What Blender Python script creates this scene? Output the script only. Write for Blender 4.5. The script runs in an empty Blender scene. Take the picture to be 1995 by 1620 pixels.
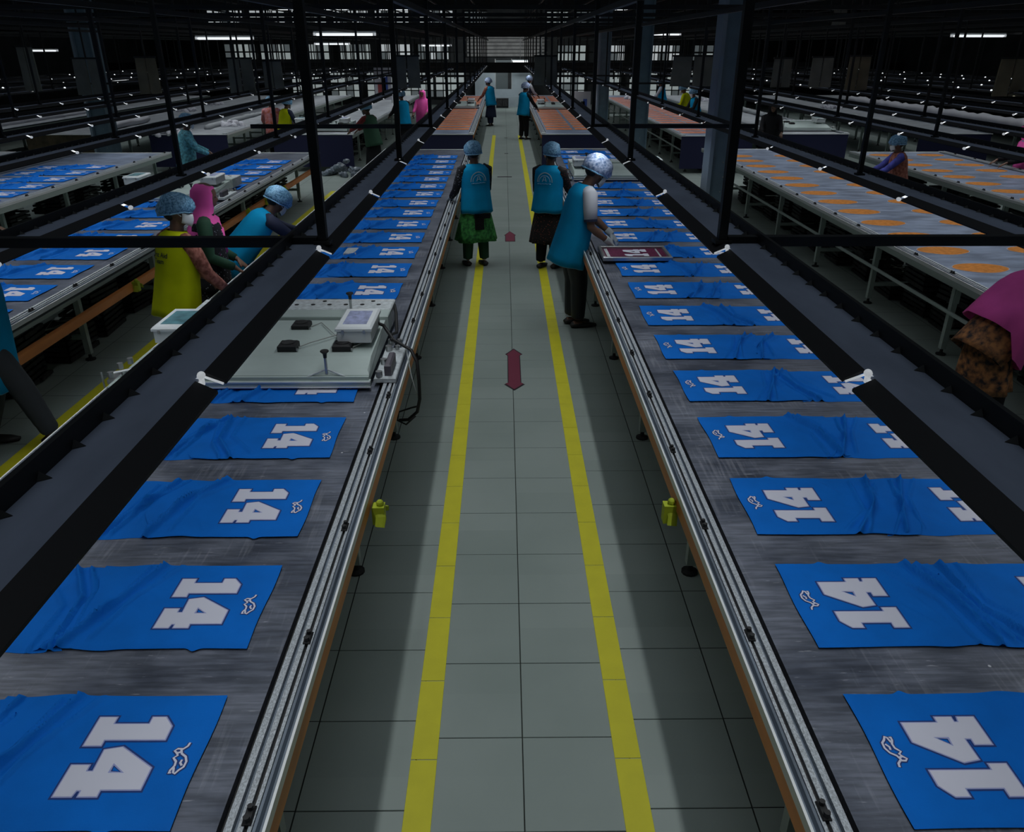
import bpy, bmesh, math, random
from mathutils import Vector, Matrix
from mathutils.geometry import tessellate_polygon
random.seed(7)
C = bpy.context.scene.collection
SC = bpy.context.scene
PI = math.pi

# ------------------------------------------------------------------ camera, world, lights, exposure
F_PX = 1512.0
cam = bpy.data.cameras.new('camera'); camo = bpy.data.objects.new('camera', cam); C.objects.link(camo)
cam.sensor_fit = 'HORIZONTAL'; cam.sensor_width = 36.0; cam.lens = 36.0 * F_PX / 1995.0
cam.clip_start = 0.05; cam.clip_end = 200
camo.location = (0, 0, 2.6)
camo.rotation_euler = (math.radians(90 - 25.4), 0, math.radians(-0.53))
SC.camera = camo
w = bpy.data.worlds.new('world'); SC.world = w; w.use_nodes = True
w.node_tree.nodes['Background'].inputs[0].default_value = (0.5, 0.55, 0.6, 1)
w.node_tree.nodes['Background'].inputs[1].default_value = 0.02
SC.view_settings.view_transform = 'Standard'; SC.view_settings.look = 'None'
SC.view_settings.gamma = 1.0; SC.view_settings.exposure = 0.0
SC.view_settings.use_curve_mapping = False

def area(name, loc, sx, sy, power, color, spread=180.0, rot=(0, 0, 0)):
    l = bpy.data.lights.new(name, 'AREA'); l.shape = 'RECTANGLE'; l.size = sx; l.size_y = sy
    l.energy = power; l.color = color; l.spread = math.radians(spread)
    o = bpy.data.objects.new(name, l); o.location = loc; o.rotation_euler = rot; C.objects.link(o)
    return o
# light trays (ridge x, height, sign of the side that faces the middle aisle)
ROWS_L = [(-0.70, 1.917), (-2.12, 1.82), (-3.65, 1.82), (-4.72, 1.82), (-5.97, 1.82), (-6.97, 1.82), (-9.3, 1.82), (-10.6, 1.82), (-12.2, 1.82), (-13.6, 1.82)]
ROWS_R = [(0.84, 1.917), (2.35, 1.82), (4.08, 1.82), (5.16, 1.82), (6.75, 1.82), (7.9, 1.82), (9.7, 1.82), (10.9, 1.82), (12.5, 1.82), (13.8, 1.82)]
TRAY_Y0, TRAY_Y1 = 0.4, 35.4
TRAY_W = 50.0
for x, z in ROWS_L + ROWS_R:
    s = -1 if x < 0 else 1
    k = 1.0 if abs(x) < 8 else 0.45
    area('tray_tube_light', (x + s * 0.070, (TRAY_Y0 + TRAY_Y1) / 2, z - 0.055), 0.035, TRAY_Y1 - TRAY_Y0, TRAY_W * k, (0.93, 0.98, 1.0), 112)
area('hall_fill_light', (0, 17, 5.3), 26, 38, 400.0, (0.80, 0.90, 1.0), 80)  # added hall-wide fill panel for the ambient light from above, not a fixture

# ------------------------------------------------------------------ materials
MAT = {}
def srgb(c):
    return tuple(((v / 255) / 12.92 if v / 255 <= 0.04045 else ((v / 255 + 0.055) / 1.055) ** 2.4) for v in c)
def mat(name, col, rough=0.6, metal=0.0, var=0.0, scale=12.0, col2=None, stretch=None, emit=None, es=1.0, bump=0.0, bscale=60.0, spec=0.5):
    if name in MAT: return MAT[name]
    m = bpy.data.materials.new(name); m.use_nodes = True; nt = m.node_tree; N = nt.nodes; L = nt.links
    b = N['Principled BSDF']; b.inputs['Roughness'].default_value = rough; b.inputs['Metallic'].default_value = metal
    b.inputs['Specular IOR Level'].default_value = spec
    b.inputs['Base Color'].default_value = (*col, 1)
    if var or col2 or bump:
        g = N.new('ShaderNodeNewGeometry'); mp = N.new('ShaderNodeMapping'); L.new(g.outputs['Position'], mp.inputs['Vector'])
        if stretch: mp.inputs['Scale'].default_value = stretch
        n = N.new('ShaderNodeTexNoise'); n.inputs['Scale'].default_value = scale; n.inputs['Detail'].default_value = 5
        L.new(mp.outputs[0], n.inputs['Vector'])
        if var or col2:
            r = N.new('ShaderNodeValToRGB'); c2 = col2 or tuple(min(1, v * (1 + var)) for v in col)
            c1 = col if col2 else tuple(v * (1 - var) for v in col)
            r.color_ramp.elements[0].color = (*c1, 1); r.color_ramp.elements[1].color = (*c2, 1)
            r.color_ramp.elements[0].position = 0.35; r.color_ramp.elements[1].position = 0.65
            L.new(n.outputs['Fac'], r.inputs[0]); L.new(r.outputs[0], b.inputs['Base Color'])
        if bump:
            n2 = N.new('ShaderNodeTexNoise'); n2.inputs['Scale'].default_value = bscale; L.new(mp.outputs[0], n2.inputs['Vector'])
            bp = N.new('ShaderNodeBump'); bp.inputs['Strength'].default_value = bump; bp.inputs['Distance'].default_value = 0.01
            L.new(n2.outputs['Fac'], bp.inputs['Height']); L.new(bp.outputs[0], b.inputs['Normal'])
    if emit:
        b.inputs['Emission Color'].default_value = (*emit, 1); b.inputs['Emission Strength'].default_value = es
    MAT[name] = m
    return m

M_black = mat('black_steel_paint', (0.012, 0.014, 0.015), 0.55, 0, 0.3, 4)
M_web = mat('grey_galvanised_tray', (0.20, 0.235, 0.315), 0.55, 0.0, 0.12, 9, stretch=(1, 0.35, 1))
M_lip = mat('black_reflector', (0.010, 0.010, 0.012), 0.6)
M_tube = mat('lit_tube', (0.8, 0.8, 0.8), 0.5, emit=(0.93, 0.98, 1), es=1.15)
M_tube.cycles.emission_sampling = 'NONE'
M_batten = mat('lit_batten', (0.8, 0.8, 0.8), 0.5, emit=(0.93, 0.98, 1), es=0.95); M_batten.cycles.emission_sampling = 'NONE'
M_holder = mat('glowing_lamp_holder', (0.75, 0.76, 0.76), 0.4, emit=(0.9, 0.95, 1), es=0.35)  # faint glow added to holders, end bars and caps, which emit nothing themselves
M_holder.cycles.emission_sampling = 'NONE'
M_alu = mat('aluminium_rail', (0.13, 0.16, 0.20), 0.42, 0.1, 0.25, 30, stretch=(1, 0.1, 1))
M_ridge = mat('aluminium_ridge_highlight', (0.40, 0.43, 0.46), 0.42, 0.1, 0.35, 260, stretch=(1, 0.6, 1))  # same aluminium as the rail, ridge highlights put into the colour
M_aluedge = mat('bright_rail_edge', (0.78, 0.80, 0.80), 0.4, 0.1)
M_slot = mat('black_rubber', (0.008, 0.008, 0.009), 0.6)
M_orange = mat('orange_beam_paint', (0.72, 0.25, 0.065), 0.5, 0, 0.25, 5, stretch=(1, 0.2, 1))
M_legs = mat('grey_green_leg_paint', (0.36, 0.42, 0.39), 0.5)
M_mach = mat('grey_green_machine_paint', (0.40, 0.47, 0.45), 0.42, 0, 0.08, 3)
M_machw = mat('pale_machine_panel', (0.52, 0.56, 0.58), 0.45, 0, 0.2, 30)
M_white = mat('white_plastic', (0.66, 0.69, 0.71), 0.4)
M_screen = mat('lavender_control_label', (0.30, 0.33, 0.50), 0.35, 0, 0.25, 30)
M_teal = mat('teal_display', (0.09, 0.22, 0.26), 0.3, 0, 0.4, 14)
M_jersey = mat('royal_blue_jersey', (0.001, 0.140, 0.57), 0.75, 0, 0.07, 5, bump=0.15, bscale=300, spec=0.15)
M_num = mat('white_print', (0.66, 0.66, 0.76), 0.6, spec=0.2)
M_numo = mat('dark_blue_print_edge', (0.004, 0.035, 0.19), 0.6)
M_numl = mat('lavender_print_line', (0.33, 0.36, 0.62), 0.6)
M_navy = mat('navy_panel', (0.008, 0.010, 0.055), 0.6)
M_brown = mat('brown_panel', (0.07, 0.055, 0.03), 0.7, 0, 0.4, 6)
M_yellow = mat('yellow_tape', (0.66, 0.61, 0.02), 0.55, 0, 0.04, 8)
M_red = mat('dark_red_arrow', (0.17, 0.022, 0.05), 0.6)
M_redline = mat('arrow_outline', (0.02, 0.01, 0.015), 0.6)
M_column = mat('blue_grey_column_paint', (0.13, 0.20, 0.26), 0.5, 0, 0.1, 6)
M_panel = mat('grey_duct_panel', (0.16, 0.17, 0.15), 0.7, 0, 0.15, 4)
M_panelb = mat('olive_duct_panel', (0.17, 0.15, 0.10), 0.7, 0, 0.15, 4)
M_fab = mat('orange_fabric', (0.62, 0.15, 0.035), 0.8, 0, 0.35, 9, col2=(0.70, 0.30, 0.14), spec=0.1)
M_oval = mat('orange_oval_cloth', (0.50, 0.19, 0.045), 0.8, 0, 0.2, 20, spec=0.1)
M_pinkfab = mat('salmon_fabric', (0.55, 0.22, 0.14), 0.8, 0, 0.3, 14, spec=0.1)
M_paletop = mat('pale_blue_top', (0.20, 0.24, 0.33), 0.45, 0, 0.35, 3.0, stretch=(1, 2.5, 1))
M_whitetop = mat('white_table_top', (0.36, 0.38, 0.41), 0.5, 0, 0.3, 2.5, stretch=(1, 2.5, 1))
M_crate = mat('dark_crate', (0.018, 0.018, 0.019), 0.7, 0, 0.6, 20)
M_wire = mat('wire_grey', (0.30, 0.31, 0.30), 0.5)
M_maroon = mat('maroon_mesh', (0.12, 0.008, 0.05), 0.5, 0, 0.4, 60)
M_greenyel = mat('yellow_green_ribbon', (0.42, 0.50, 0.02), 0.7)
M_chrome = mat('bare_steel', (0.45, 0.46, 0.47), 0.3, 0.8)
M_ceil = mat('black_ceiling', (0.010, 0.011, 0.012), 0.9)
M_wall = mat('dark_wall', (0.035, 0.038, 0.04), 0.85, 0, 0.3, 1.5)
M_slat = mat('grey_shutter_slat', (0.34, 0.33, 0.32), 0.7, 0, 0.2, 3)
M_palewall = mat('pale_blue_grey_board', (0.30, 0.35, 0.38), 0.6, 0, 0.12, 1.5)
M_pane = mat('lit_window_pane', (0.3, 0.32, 0.33), 0.5, emit=(0.33, 0.38, 0.38), es=0.62)
M_pane2 = mat('lit_window_pane_bright', (0.3, 0.32, 0.33), 0.5, emit=(0.55, 0.60, 0.62), es=0.62)
M_pane3 = mat('dim_window_pane', (0.2, 0.22, 0.23), 0.5, emit=(0.16, 0.19, 0.20), es=0.35)
for m_ in (M_pane, M_pane2, M_pane3): m_.cycles.emission_sampling = 'NONE'

# worn, shiny table surface
def table_top_mat():
    m = bpy.data.materials.new('worn_resin_table_top'); m.use_nodes = True; nt = m.node_tree; N = nt.nodes; L = nt.links
    b = N['Principled BSDF']; g = N.new('ShaderNodeNewGeometry')
    def noise(sc, stretch, det=6):
        mp = N.new('ShaderNodeMapping'); mp.inputs['Scale'].default_value = stretch; L.new(g.outputs['Position'], mp.inputs['Vector'])
        n = N.new('ShaderNodeTexNoise'); n.inputs['Scale'].default_value = sc; n.inputs['Detail'].default_value = det; L.new(mp.outputs[0], n.inputs['Vector']); return n
    a = noise(3.2, (1, 1.3, 1)); s1 = noise(13, (0.5, 5.0, 1), 8); s2 = noise(40, (1, 1, 1))
    r = N.new('ShaderNodeValToRGB'); r.color_ramp.elements[0].color = (0.060, 0.072, 0.100, 1); r.color_ramp.elements[1].color = (0.155, 0.175, 0.220, 1)
    r.color_ramp.elements[0].position = 0.36; r.color_ramp.elements[1].position = 0.64
    L.new(a.outputs['Fac'], r.inputs[0])
    r2 = N.new('ShaderNodeValToRGB'); r2.color_ramp.elements[0].color = (0.68, 0.66, 0.66, 1); r2.color_ramp.elements[1].color = (1.25, 1.2, 1.2, 1)
    r2.color_ramp.elements[0].position = 0.38; r2.color_ramp.elements[1].position = 0.62
    L.new(s1.outputs['Fac'], r2.inputs[0])
    mx = N.new('ShaderNodeMix'); mx.data_type = 'RGBA'; mx.blend_type = 'MULTIPLY'; mx.inputs[0].default_value = 0.9
    L.new(r.outputs[0], mx.inputs[6]); L.new(r2.outputs[0], mx.inputs[7])
    # scratches along the table near the rails, swirls, white lint specks
    s3 = noise(60, (1.0, 0.06, 1), 3); m3 = noise(3.0, (1, 1, 1), 2); m3.inputs['Scale'].default_value = 2.6
    mul = N.new('ShaderNodeMath'); mul.operation = 'MULTIPLY'; L.new(s3.outputs['Fac'], mul.inputs[0]); L.new(m3.outputs['Fac'], mul.inputs[1])
    r3 = N.new('ShaderNodeValToRGB'); r3.color_ramp.elements[0].position = 0.30; r3.color_ramp.elements[1].position = 0.44
    r3.color_ramp.elements[0].color = (0, 0, 0, 1); r3.color_ramp.elements[1].color = (0.085, 0.085, 0.09, 1); L.new(mul.outputs[0], r3.inputs[0])
    s4 = noise(85, (0.16, 1.0, 1), 4)
    r4 = N.new('ShaderNodeValToRGB'); r4.color_ramp.elements[0].position = 0.66; r4.color_ramp.elements[1].position = 0.74
    r4.color_ramp.elements[0].color = (0, 0, 0, 1); r4.color_ramp.elements[1].color = (0.20, 0.20, 0.21, 1); L.new(s4.outputs['Fac'], r4.inputs[0])
    vo = N.new('ShaderNodeTexVoronoi'); vo.inputs['Scale'].default_value = 4.5; L.new(g.outputs['Position'], vo.inputs['Vector'])
    r5 = N.new('ShaderNodeValToRGB'); r5.color_ramp.elements[0].position = 0.018; r5.color_ramp.elements[1].position = 0.026
    r5.color_ramp.elements[0].color = (0.5, 0.5, 0.5, 1); r5.color_ramp.elements[1].color = (0, 0, 0, 1); L.new(vo.outputs['Distance'], r5.inputs[0])
    last = mx.outputs[2]
    for rr_ in (r3, r4, r5):
        ad = N.new('ShaderNodeMix'); ad.data_type = 'RGBA'; ad.blend_type = 'ADD'; ad.inputs[0].default_value = 1.0
        L.new(last, ad.inputs[6]); L.new(rr_.outputs[0], ad.inputs[7]); last = ad.outputs[2]
    L.new(last, b.inputs['Base Color'])
    b.inputs['Roughness'].default_value = 0.38
    bp = N.new('ShaderNodeBump'); bp.inputs['Strength'].default_value = 0.35; bp.inputs['Distance'].default_value = 0.004
    L.new(s1.outputs['Fac'], bp.inputs['Height']); L.new(bp.outputs[0], b.inputs['Normal'])
    return m
M_top = table_top_mat()

def tile_mat():
    m = bpy.data.materials.new('floor_tile'); m.use_nodes = True; nt = m.node_tree; N = nt.nodes; L = nt.links
    b = N['Principled BSDF']; g = N.new('ShaderNodeNewGeometry')
    mp = N.new('ShaderNodeMapping'); mp.inputs['Scale'].default_value = (1 / 0.432,) * 3; mp.inputs['Location'].default_value = (-0.065 / 0.432 + 20, 20, 0)
    L.new(g.outputs['Position'], mp.inputs['Vector'])
    fl = N.new('ShaderNodeVectorMath'); fl.operation = 'FLOOR'; L.new(mp.outputs[0], fl.inputs[0])
    wn = N.new('ShaderNodeTexWhiteNoise'); L.new(fl.outputs[0], wn.inputs['Vector'])
    n = N.new('ShaderNodeTexNoise'); n.inputs['Scale'].default_value = 1.6; n.inputs['Detail'].default_value = 6; L.new(g.outputs['Position'], n.inputs['Vector'])
    ad = N.new('ShaderNodeMath'); ad.operation = 'MULTIPLY_ADD'; ad.inputs[1].default_value = 0.35; L.new(wn.outputs['Value'], ad.inputs[0]); L.new(n.outputs['Fac'], ad.inputs[2])
    r = N.new('ShaderNodeValToRGB'); r.color_ramp.elements[0].color = (0.250, 0.300, 0.275, 1); r.color_ramp.elements[1].color = (0.315, 0.365, 0.340, 1)
    r.color_ramp.elements[0].position = 0.3; r.color_ramp.elements[1].position = 0.95
    L.new(ad.outputs[0], r.inputs[0]); L.new(r.outputs[0], b.inputs['Base Color']); b.inputs['Roughness'].default_value = 0.42
    return m
M_tile = tile_mat()
M_grout = mat('dark_joint', (0.03, 0.035, 0.03), 0.9)

# ------------------------------------------------------------------ helpers
class MB:
    def __init__(s): s.v = []; s.f = []
    def add(s, vs, fs):
        o = len(s.v); s.v += [tuple(v) for v in vs]; s.f += [tuple(i + o for i in f) for f in fs]; return s
    def box(s, x0, x1, y0, y1, z0, z1):
        vs = [(x, y, z) for z in (z0, z1) for y in (y0, y1) for x in (x0, x1)]
        return s.add(vs, [(0, 2, 3, 1), (4, 5, 7, 6), (0, 1, 5, 4), (2, 6, 7, 3), (0, 4, 6, 2), (1, 3, 7, 5)])
    def bbox(s, x0, x1, y0, y1, z0, z1, b=0.006):      # box with a bevelled top
        vs = [(x0, y0, z0), (x1, y0, z0), (x1, y1, z0), (x0, y1, z0), (x0, y0, z1 - b), (x1, y0, z1 - b), (x1, y1, z1 - b), (x0, y1, z1 - b),
              (x0 + b, y0 + b, z1), (x1 - b, y0 + b, z1), (x1 - b, y1 - b, z1), (x0 + b, y1 - b, z1)]
        fs = [(3, 2, 1, 0), (8, 9, 10, 11)]
        for a in range(4):
            c = (a + 1) % 4; fs += [(a, c, c + 4, a + 4), (a + 4, c + 4, c + 8, a + 8)]
        return s.add(vs, fs)
    def prism(s, prof, y0, y1):                          # profile [(x,z)] extruded along y
        n = len(prof); vs = [(x, y0, z) for x, z in prof] + [(x, y1, z) for x, z in prof]
        fs = [(i, (i + 1) % n, (i + 1) % n + n, i + n) for i in range(n)] + [tuple(range(n))[::-1], tuple(range(n, 2 * n))]
        return s.add(vs, fs)
    def zprism(s, prof, z0, z1):                         # outline [(x,y)] extruded along z
        n = len(prof); vs = [(x, y, z0) for x, y in prof] + [(x, y, z1) for x, y in prof]
        fs = [(i, (i + 1) % n, (i + 1) % n + n, i + n) for i in range(n)] + [tuple(range(n))[::-1], tuple(range(n, 2 * n))]
        return s.add(vs, fs)
    def tube(s, pts, rad, seg=8, ref=None, cap=True):    # swept tube, rad: number, list, or list of (ra,rb)
        pts = [Vector(p) for p in pts]; n = len(pts); rings = []; last = None
        for i, p in enumerate(pts):
            t = (pts[min(i + 1, n - 1)] - pts[max(i - 1, 0)])
            t = t.normalized() if t.length > 1e-9 else Vector((0, 0, 1))
            if ref is not None: a = Vector(ref)
            elif last is not None: a = last
            else: a = Vector((1, 0, 0)) if abs(t.x) < 0.8 else Vector((0, 1, 0))
            a = (a - t * a.dot(t)); a = a.normalized() if a.length > 1e-6 else t.orthogonal().normalized()
            last = a; b = t.cross(a)
            r = rad[i] if isinstance(rad, (list, tuple)) else rad
            ra, rb = r if isinstance(r, (tuple, list)) else (r, r)
            rings.append([p + a * math.cos(2 * PI * k / seg) * ra + b * math.sin(2 * PI * k / seg) * rb for k in range(seg)])
        vs = [v for r in rings for v in r]; fs = []
        for i in range(n - 1):
            for k in range(seg):
                k2 = (k + 1) % seg; fs.append((i * seg + k, i * seg + k2, (i + 1) * seg + k2, (i + 1) * seg + k))
        if cap: fs += [tuple(range(seg))[::-1], tuple(range((n - 1) * seg, n * seg))]
        return s.add(vs, fs)
    def ball(s, c, r, seg=10, rings=7, rot=None):
        rx, ry, rz = r if isinstance(r, (tuple, list)) else (r, r, r); vs = []
        for j in range(1, rings):
            ph = PI * j / rings
            for k in range(seg):
                th = 2 * PI * k / seg; vs.append(Vector((rx * math.sin(ph) * math.cos(th), ry * math.sin(ph) * math.sin(th), rz * math.cos(ph))))
        vs += [Vector((0, 0, rz)), Vector((0, 0, -rz))]
        if rot: vs = [rot @ v for v in vs]
        c = Vector(c); vs = [v + c for v in vs]; fs = []; T = len(vs) - 2
        for j in range(rings - 2):
            for k in range(seg):
                k2 = (k + 1) % seg; fs.append((j * seg + k, (j + 1) * seg + k, (j + 1) * seg + k2, j * seg + k2))
        for k in range(seg):
            k2 = (k + 1) % seg; fs += [(T, k, k2), (T + 1, (rings - 2) * seg + k2, (rings - 2) * seg + k)]
        return s.add(vs, fs)
    def mesh(s, name, m=None, smooth=False):
        me = bpy.data.meshes.new(name); me.from_pydata(s.v, [], s.f); me.update()
        if m: me.materials.append(m)
        if smooth: me.polygons.foreach_set('use_smooth', [True] * len(me.polygons))
        return me
    def build(s, name, m, parent=None, smooth=False):
        return link(name, s.mesh(name, m, smooth), parent)

def link(name, me, parent=None, loc=None):
    o = bpy.data.objects.new(name, me); C.objects.link(o)
    if parent is not None: o.parent = parent
    if loc is not None: o.location = loc
    return o
def tag(o, label=None, cat=None, group=None, kind=None):
    if label: o['label'] = label
    if cat: o['category'] = cat
    if group: o['group'] = group
    if kind: o['kind'] = kind
    return o
def thing(name, label, cat, loc=(0, 0, 0), rz=0, group=None):
    o = bpy.data.objects.new(name, None); C.objects.link(o); o.location = loc; o.rotation_euler = (0, 0, rz)
    return tag(o, label, cat, group)
CH = {}
def kids(o): return [c for c in C.objects if c.parent is o]
def copy_tree(o, parent=None, tree=None):
    tree = tree or CH
    c = o.copy(); C.objects.link(c)
    if parent is not None: c.parent = parent
    for ch in tree.get(o.name, []): copy_tree(ch, c, tree)
    return c
def index_tree(root):
    for o in list(C.objects):
        if o.parent is not None: pass
    d = {}
    for o in C.objects:
        if o.parent is not None: d.setdefault(o.parent.name, []).append(o)
    CH.clear(); CH.update(d)
ORD = 'first second third fourth fifth sixth seventh eighth ninth tenth eleventh twelfth thirteenth fourteenth fifteenth sixteenth seventeenth eighteenth nineteenth twentieth twenty-first twenty-second twenty-third twenty-fourth twenty-fifth twenty-sixth twenty-seventh twenty-eighth twenty-ninth thirtieth'.split()

def remesh(mb, name, m, voxel, smooth_it=3):
    me = mb.mesh(name)
    o = bpy.data.objects.new(name + '_tmp', me); C.objects.link(o)
    r = o.modifiers.new('r', 'REMESH'); r.mode = 'VOXEL'; r.voxel_size = voxel; r.use_smooth_shade = True
    s = o.modifiers.new('s', 'SMOOTH'); s.iterations = smooth_it; s.factor = 0.5
    dg = bpy.context.evaluated_depsgraph_get(); ev = o.evaluated_get(dg)
    nm = bpy.data.meshes.new_from_object(ev); nm.name = name
    bpy.data.objects.remove(o); bpy.data.meshes.remove(me)
    nm.materials.clear(); nm.materials.append(m)
    nm.polygons.foreach_set('use_smooth', [True] * len(nm.polygons))
    return nm

# ------------------------------------------------------------------ setting
MB().box(-17, 17, -3, 44, -0.06, -0.006).build('floor', M_grout)
floor = C.objects['floor']; tag(floor, kind='structure')
T = 0.432
def tile_box(mb, x0, y0, z=0.0):
    g = 0.0022
    mb.bbox(x0 + g, x0 + T - g, y0 + g, y0 + T - g, -0.006, z, 0.0015)
tm = MB(); tile_box(tm, 0, 0); tile_me = tm.mesh('tile', M_tile)
rest = MB(); nt_ = 0
cells = []
for i in range(-38, 39):
    x0 = 0.065 + T * i
    off = 2.35 if i in (-1, 0) else 2.443
    for j in range(-12, 95):
        y0 = off + T * j
        if y0 > 43.5: continue
        cells.append((x0, y0))
def inview(c):
    x, y = c[0] + T / 2, c[1] + T / 2
    return y > 1.3 and -0.85 - 0.01 < x < 1.1
near = sorted([c for c in cells if inview(c)], key=lambda c: c[1])
side = sorted([c for c in cells if (-3.3 < c[0] + T / 2 < -2.3 and 3.4 < c[1] < 9) or (2.7 < c[0] + T / 2 < 4.1 and 4 < c[1] < 11)], key=lambda c: c[1])
single = (near[:200] + side)[:295]; sset = set(single)
for c in single: link('tile', tile_me, floor, (c[0], c[1], 0))
for c in cells:
    if c in sset: continue
    g = 0.0022; x0, y0 = c
    rest.add([(x0 + g, y0 + g, 0), (x0 + T - g, y0 + g, 0), (x0 + T - g, y0 + T - g, 0), (x0 + g, y0 + T - g, 0)], [(0, 1, 2, 3)])
tag(rest.build('tile_field', M_tile, floor), kind='stuff')
# yellow tape
for (xa, xb, ya, yb) in ((-0.388, -0.282, 1.2, 30), (0.437, 0.543, 1.2, 30)):
    n = int((yb - ya) / T) ; y = 2.24 - T * 3
    for k in range(60):
        if y > 34: break
        MB().bbox(xa, xb, y + 0.002, y + T - 0.002, 0.0, 0.0025, 0.001).build('tape_strip', M_yellow, floor); y += T
MB().bbox(-3.47, -3.36, 3, 16, 0.0, 0.0025, 0.001).build('tape_strip', M_yellow, floor)

def arrow(label, pts, zoff=0.003):
    a = thing('floor_arrow', label, 'floor marking', (0, 0, 0))
    cx = sum(p[0] for p in pts) / len(pts); cy = sum(p[1] for p in pts) / len(pts)
    a.location = (cx, cy, 0)
    MB().zprism([(p[0] - cx, p[1] - cy) for p in pts], 0.0005, zoff).build('outline', M_redline, a)
    MB().zprism([((p[0] - cx) * 0.88, (p[1] - cy) * 0.955) for p in pts], 0.001, zoff + 0.001).build('arrow_shape', M_red, a)
arrow('long dark red double-headed arrow on the aisle floor', [(0.075, 5.97), (0.165, 6.10), (0.137, 6.12), (0.137, 6.80), (0.16, 6.82), (0.08, 6.97), (0.0, 6.82), (0.02, 6.80), (0.02, 6.12), (-0.01, 6.10)])
arrow('short dark red house-shaped arrow on the aisle floor beside the green skirt', [(0.005, 11.50), (0.155, 11.50), (0.155, 11.9), (0.17, 11.92), (0.08, 12.2), (-0.01, 11.92), (0.005, 11.9)])
for y_, l_ in ((17.8, 'wide dark metal drain strip across the aisle'), (22.0, 'small dark floor plate in the far aisle'), (26.0, 'farthest dark floor plate in the aisle')):
    f = MB().bbox(0.0 if y_ > 18 else -0.16, 0.10 if y_ > 18 else 0.16, y_, y_ + 0.09, 0.0, 0.004, 0.001).build('floor_plate', M_redline); tag(f, l_, 'floor plate')

tag(MB().box(-17, 17, -3, 44, 5.5, 5.6).build('ceiling', M_ceil), kind='structure')
tag(MB().box(-17.1, -17, -3, 44, 0, 5.5).build('wall_left', M_wall), kind='structure')
tag(MB().box(17, 17.1, -3, 44, 0, 5.5).build('wall_right', M_wall), kind='structure')
wb = tag(MB().box(-17, 17, 42.0, 42.1, 0, 5.5).build('wall_back', M_wall), kind='structure')
tag(MB().box(-17, 17, -3.1, -3, 0, 5.5).build('wall_front', M_wall), kind='structure')
# windows in the back wall: bands of panes with mullions
wn = 0
def window(x0, x1, z0, z1, nx, nz, m, y=41.9, bar=0.045):
    global wn; wn += 1
    fr = MB()
    for i in range(nx + 1):
        x = x0 + (x1 - x0) * i / nx; fr.box(x - bar / 2, x + bar / 2, y - 0.05, y, z0, z1)
    for j in range(nz + 1):
        z = z0 + (z1 - z0) * j / nz; fr.box(x0, x1, y - 0.05, y, z - bar / 2, z + bar / 2)
    o = tag(fr.build('window_%d' % wn, M_black), kind='structure')
    for i in range(nx):
        for j in range(nz):
            a = x0 + (x1 - x0) * i / nx; b = x0 + (x1 - x0) * (i + 1) / nx; c = z0 + (z1 - z0) * j / nz; d = z0 + (z1 - z0) * (j + 1) / nz
            mm = random.choice([m, m, m, M_pane3])
            MB().box(a + bar / 2, b - bar / 2, y - 0.02, y, c + bar / 2, d - bar / 2).build('pane', mm, o)
for x0 in (-14.2, -12.2, -10.2, -8.2, -6.2, -4.1): window(x0, x0 + 1.7, 3.60, 4.20, 5, 1, M_pane2)
window(2.0, 3.1, 3.60, 4.15, 4, 1, M_pane); window(3.4, 4.6, 3.60, 4.15, 4, 1, M_pane3); window(-1.9, -0.8, 3.60, 4.15, 4, 1, M_pane3)
for x0 in (-13.6, -11.9, -10.0, -8.0, -6.0, -4.2): window(x0, x0 + 1.5, 2.05, 2.75, 5, 2, M_pane if x0 < -7 else M_pane2)
window(2.6, 4.0, 2.0, 2.7, 4, 2, M_pane); window(4.5, 5.9, 2.0, 2.7, 4, 2, M_pane2); window(7.2, 8.6, 2.0, 2.7, 4, 2, M_pane2); window(9.2, 10.6, 2.0, 2.7, 4, 2, M_pane)
for x0 in (-10.5, -8.6, -6.8, -5.0, -3.4): window(x0, x0 + 1.5, 0.35, 1.6, 4, 4, M_pane)
for x0 in (2.6, 4.4, 6.2, 8.0): window(x0, x0 + 1.4, 0.35, 1.6, 4, 4, M_pane)
# grey shutter above the far door, pale partition, door opening, dark machine in it
sh = thing('roller_shutter', 'wide grey slatted shutter above the far door', 'shutter', (0.1, 41.85, 2.2))
for k in range(9):
    MB().box(-1.9, 1.9, -0.03, 0.03, k * 0.16, k * 0.16 + 0.125).build('slat', M_slat, sh)
MB().box(-1.95, 1.95, 0.03, 0.06, -0.02, 1.46).build('backing', M_black, sh)
pt = thing('partition', 'pale blue grey boarded partition at the end of the aisle', 'partition', (0.0, 40.5, 0))
MB().box(-1.4, -0.42, 0, 0.08, 0.45, 1.95).build('board', M_palewall, pt)
MB().box(0.36, 1.3, 0, 0.08, 0.45, 1.85).build('board', M_palewall, pt)
MB().box(-1.4, 1.3, -0.25, 0.08, 0.0, 0.45).build('lower_board', M_palewall, pt)
MB().box(-0.42, 0.36, 0, 0.08, 0.45, 0.78).build('board', M_palewall, pt)
dr = thing('door_1', None, None, (0.0, 40.55, 0)); tag(dr, kind='structure')
MB().box(-0.40, 0.34, 0, 0.05, 0.78, 2.05).build('door_leaf', mat('smoky_door', (0.10, 0.12, 0.125), 0.4), dr)
MB().box(0.18, 0.34, -0.02, 0.0, 0.8, 1.95).build('dark_strip', M_black, dr)
MB().box(-0.44, -0.40, -0.03, 0.05, 0.76, 2.1).build('jamb', M_slat, dr); MB().box(0.34, 0.38, -0.03, 0.05, 0.76, 2.1).build('jamb', M_slat, dr)
pl = thing('batten_light', 'bright batten light in front of the pale partition at the aisle end', 'light', (0.75, 39.6, 2.0))
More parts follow.
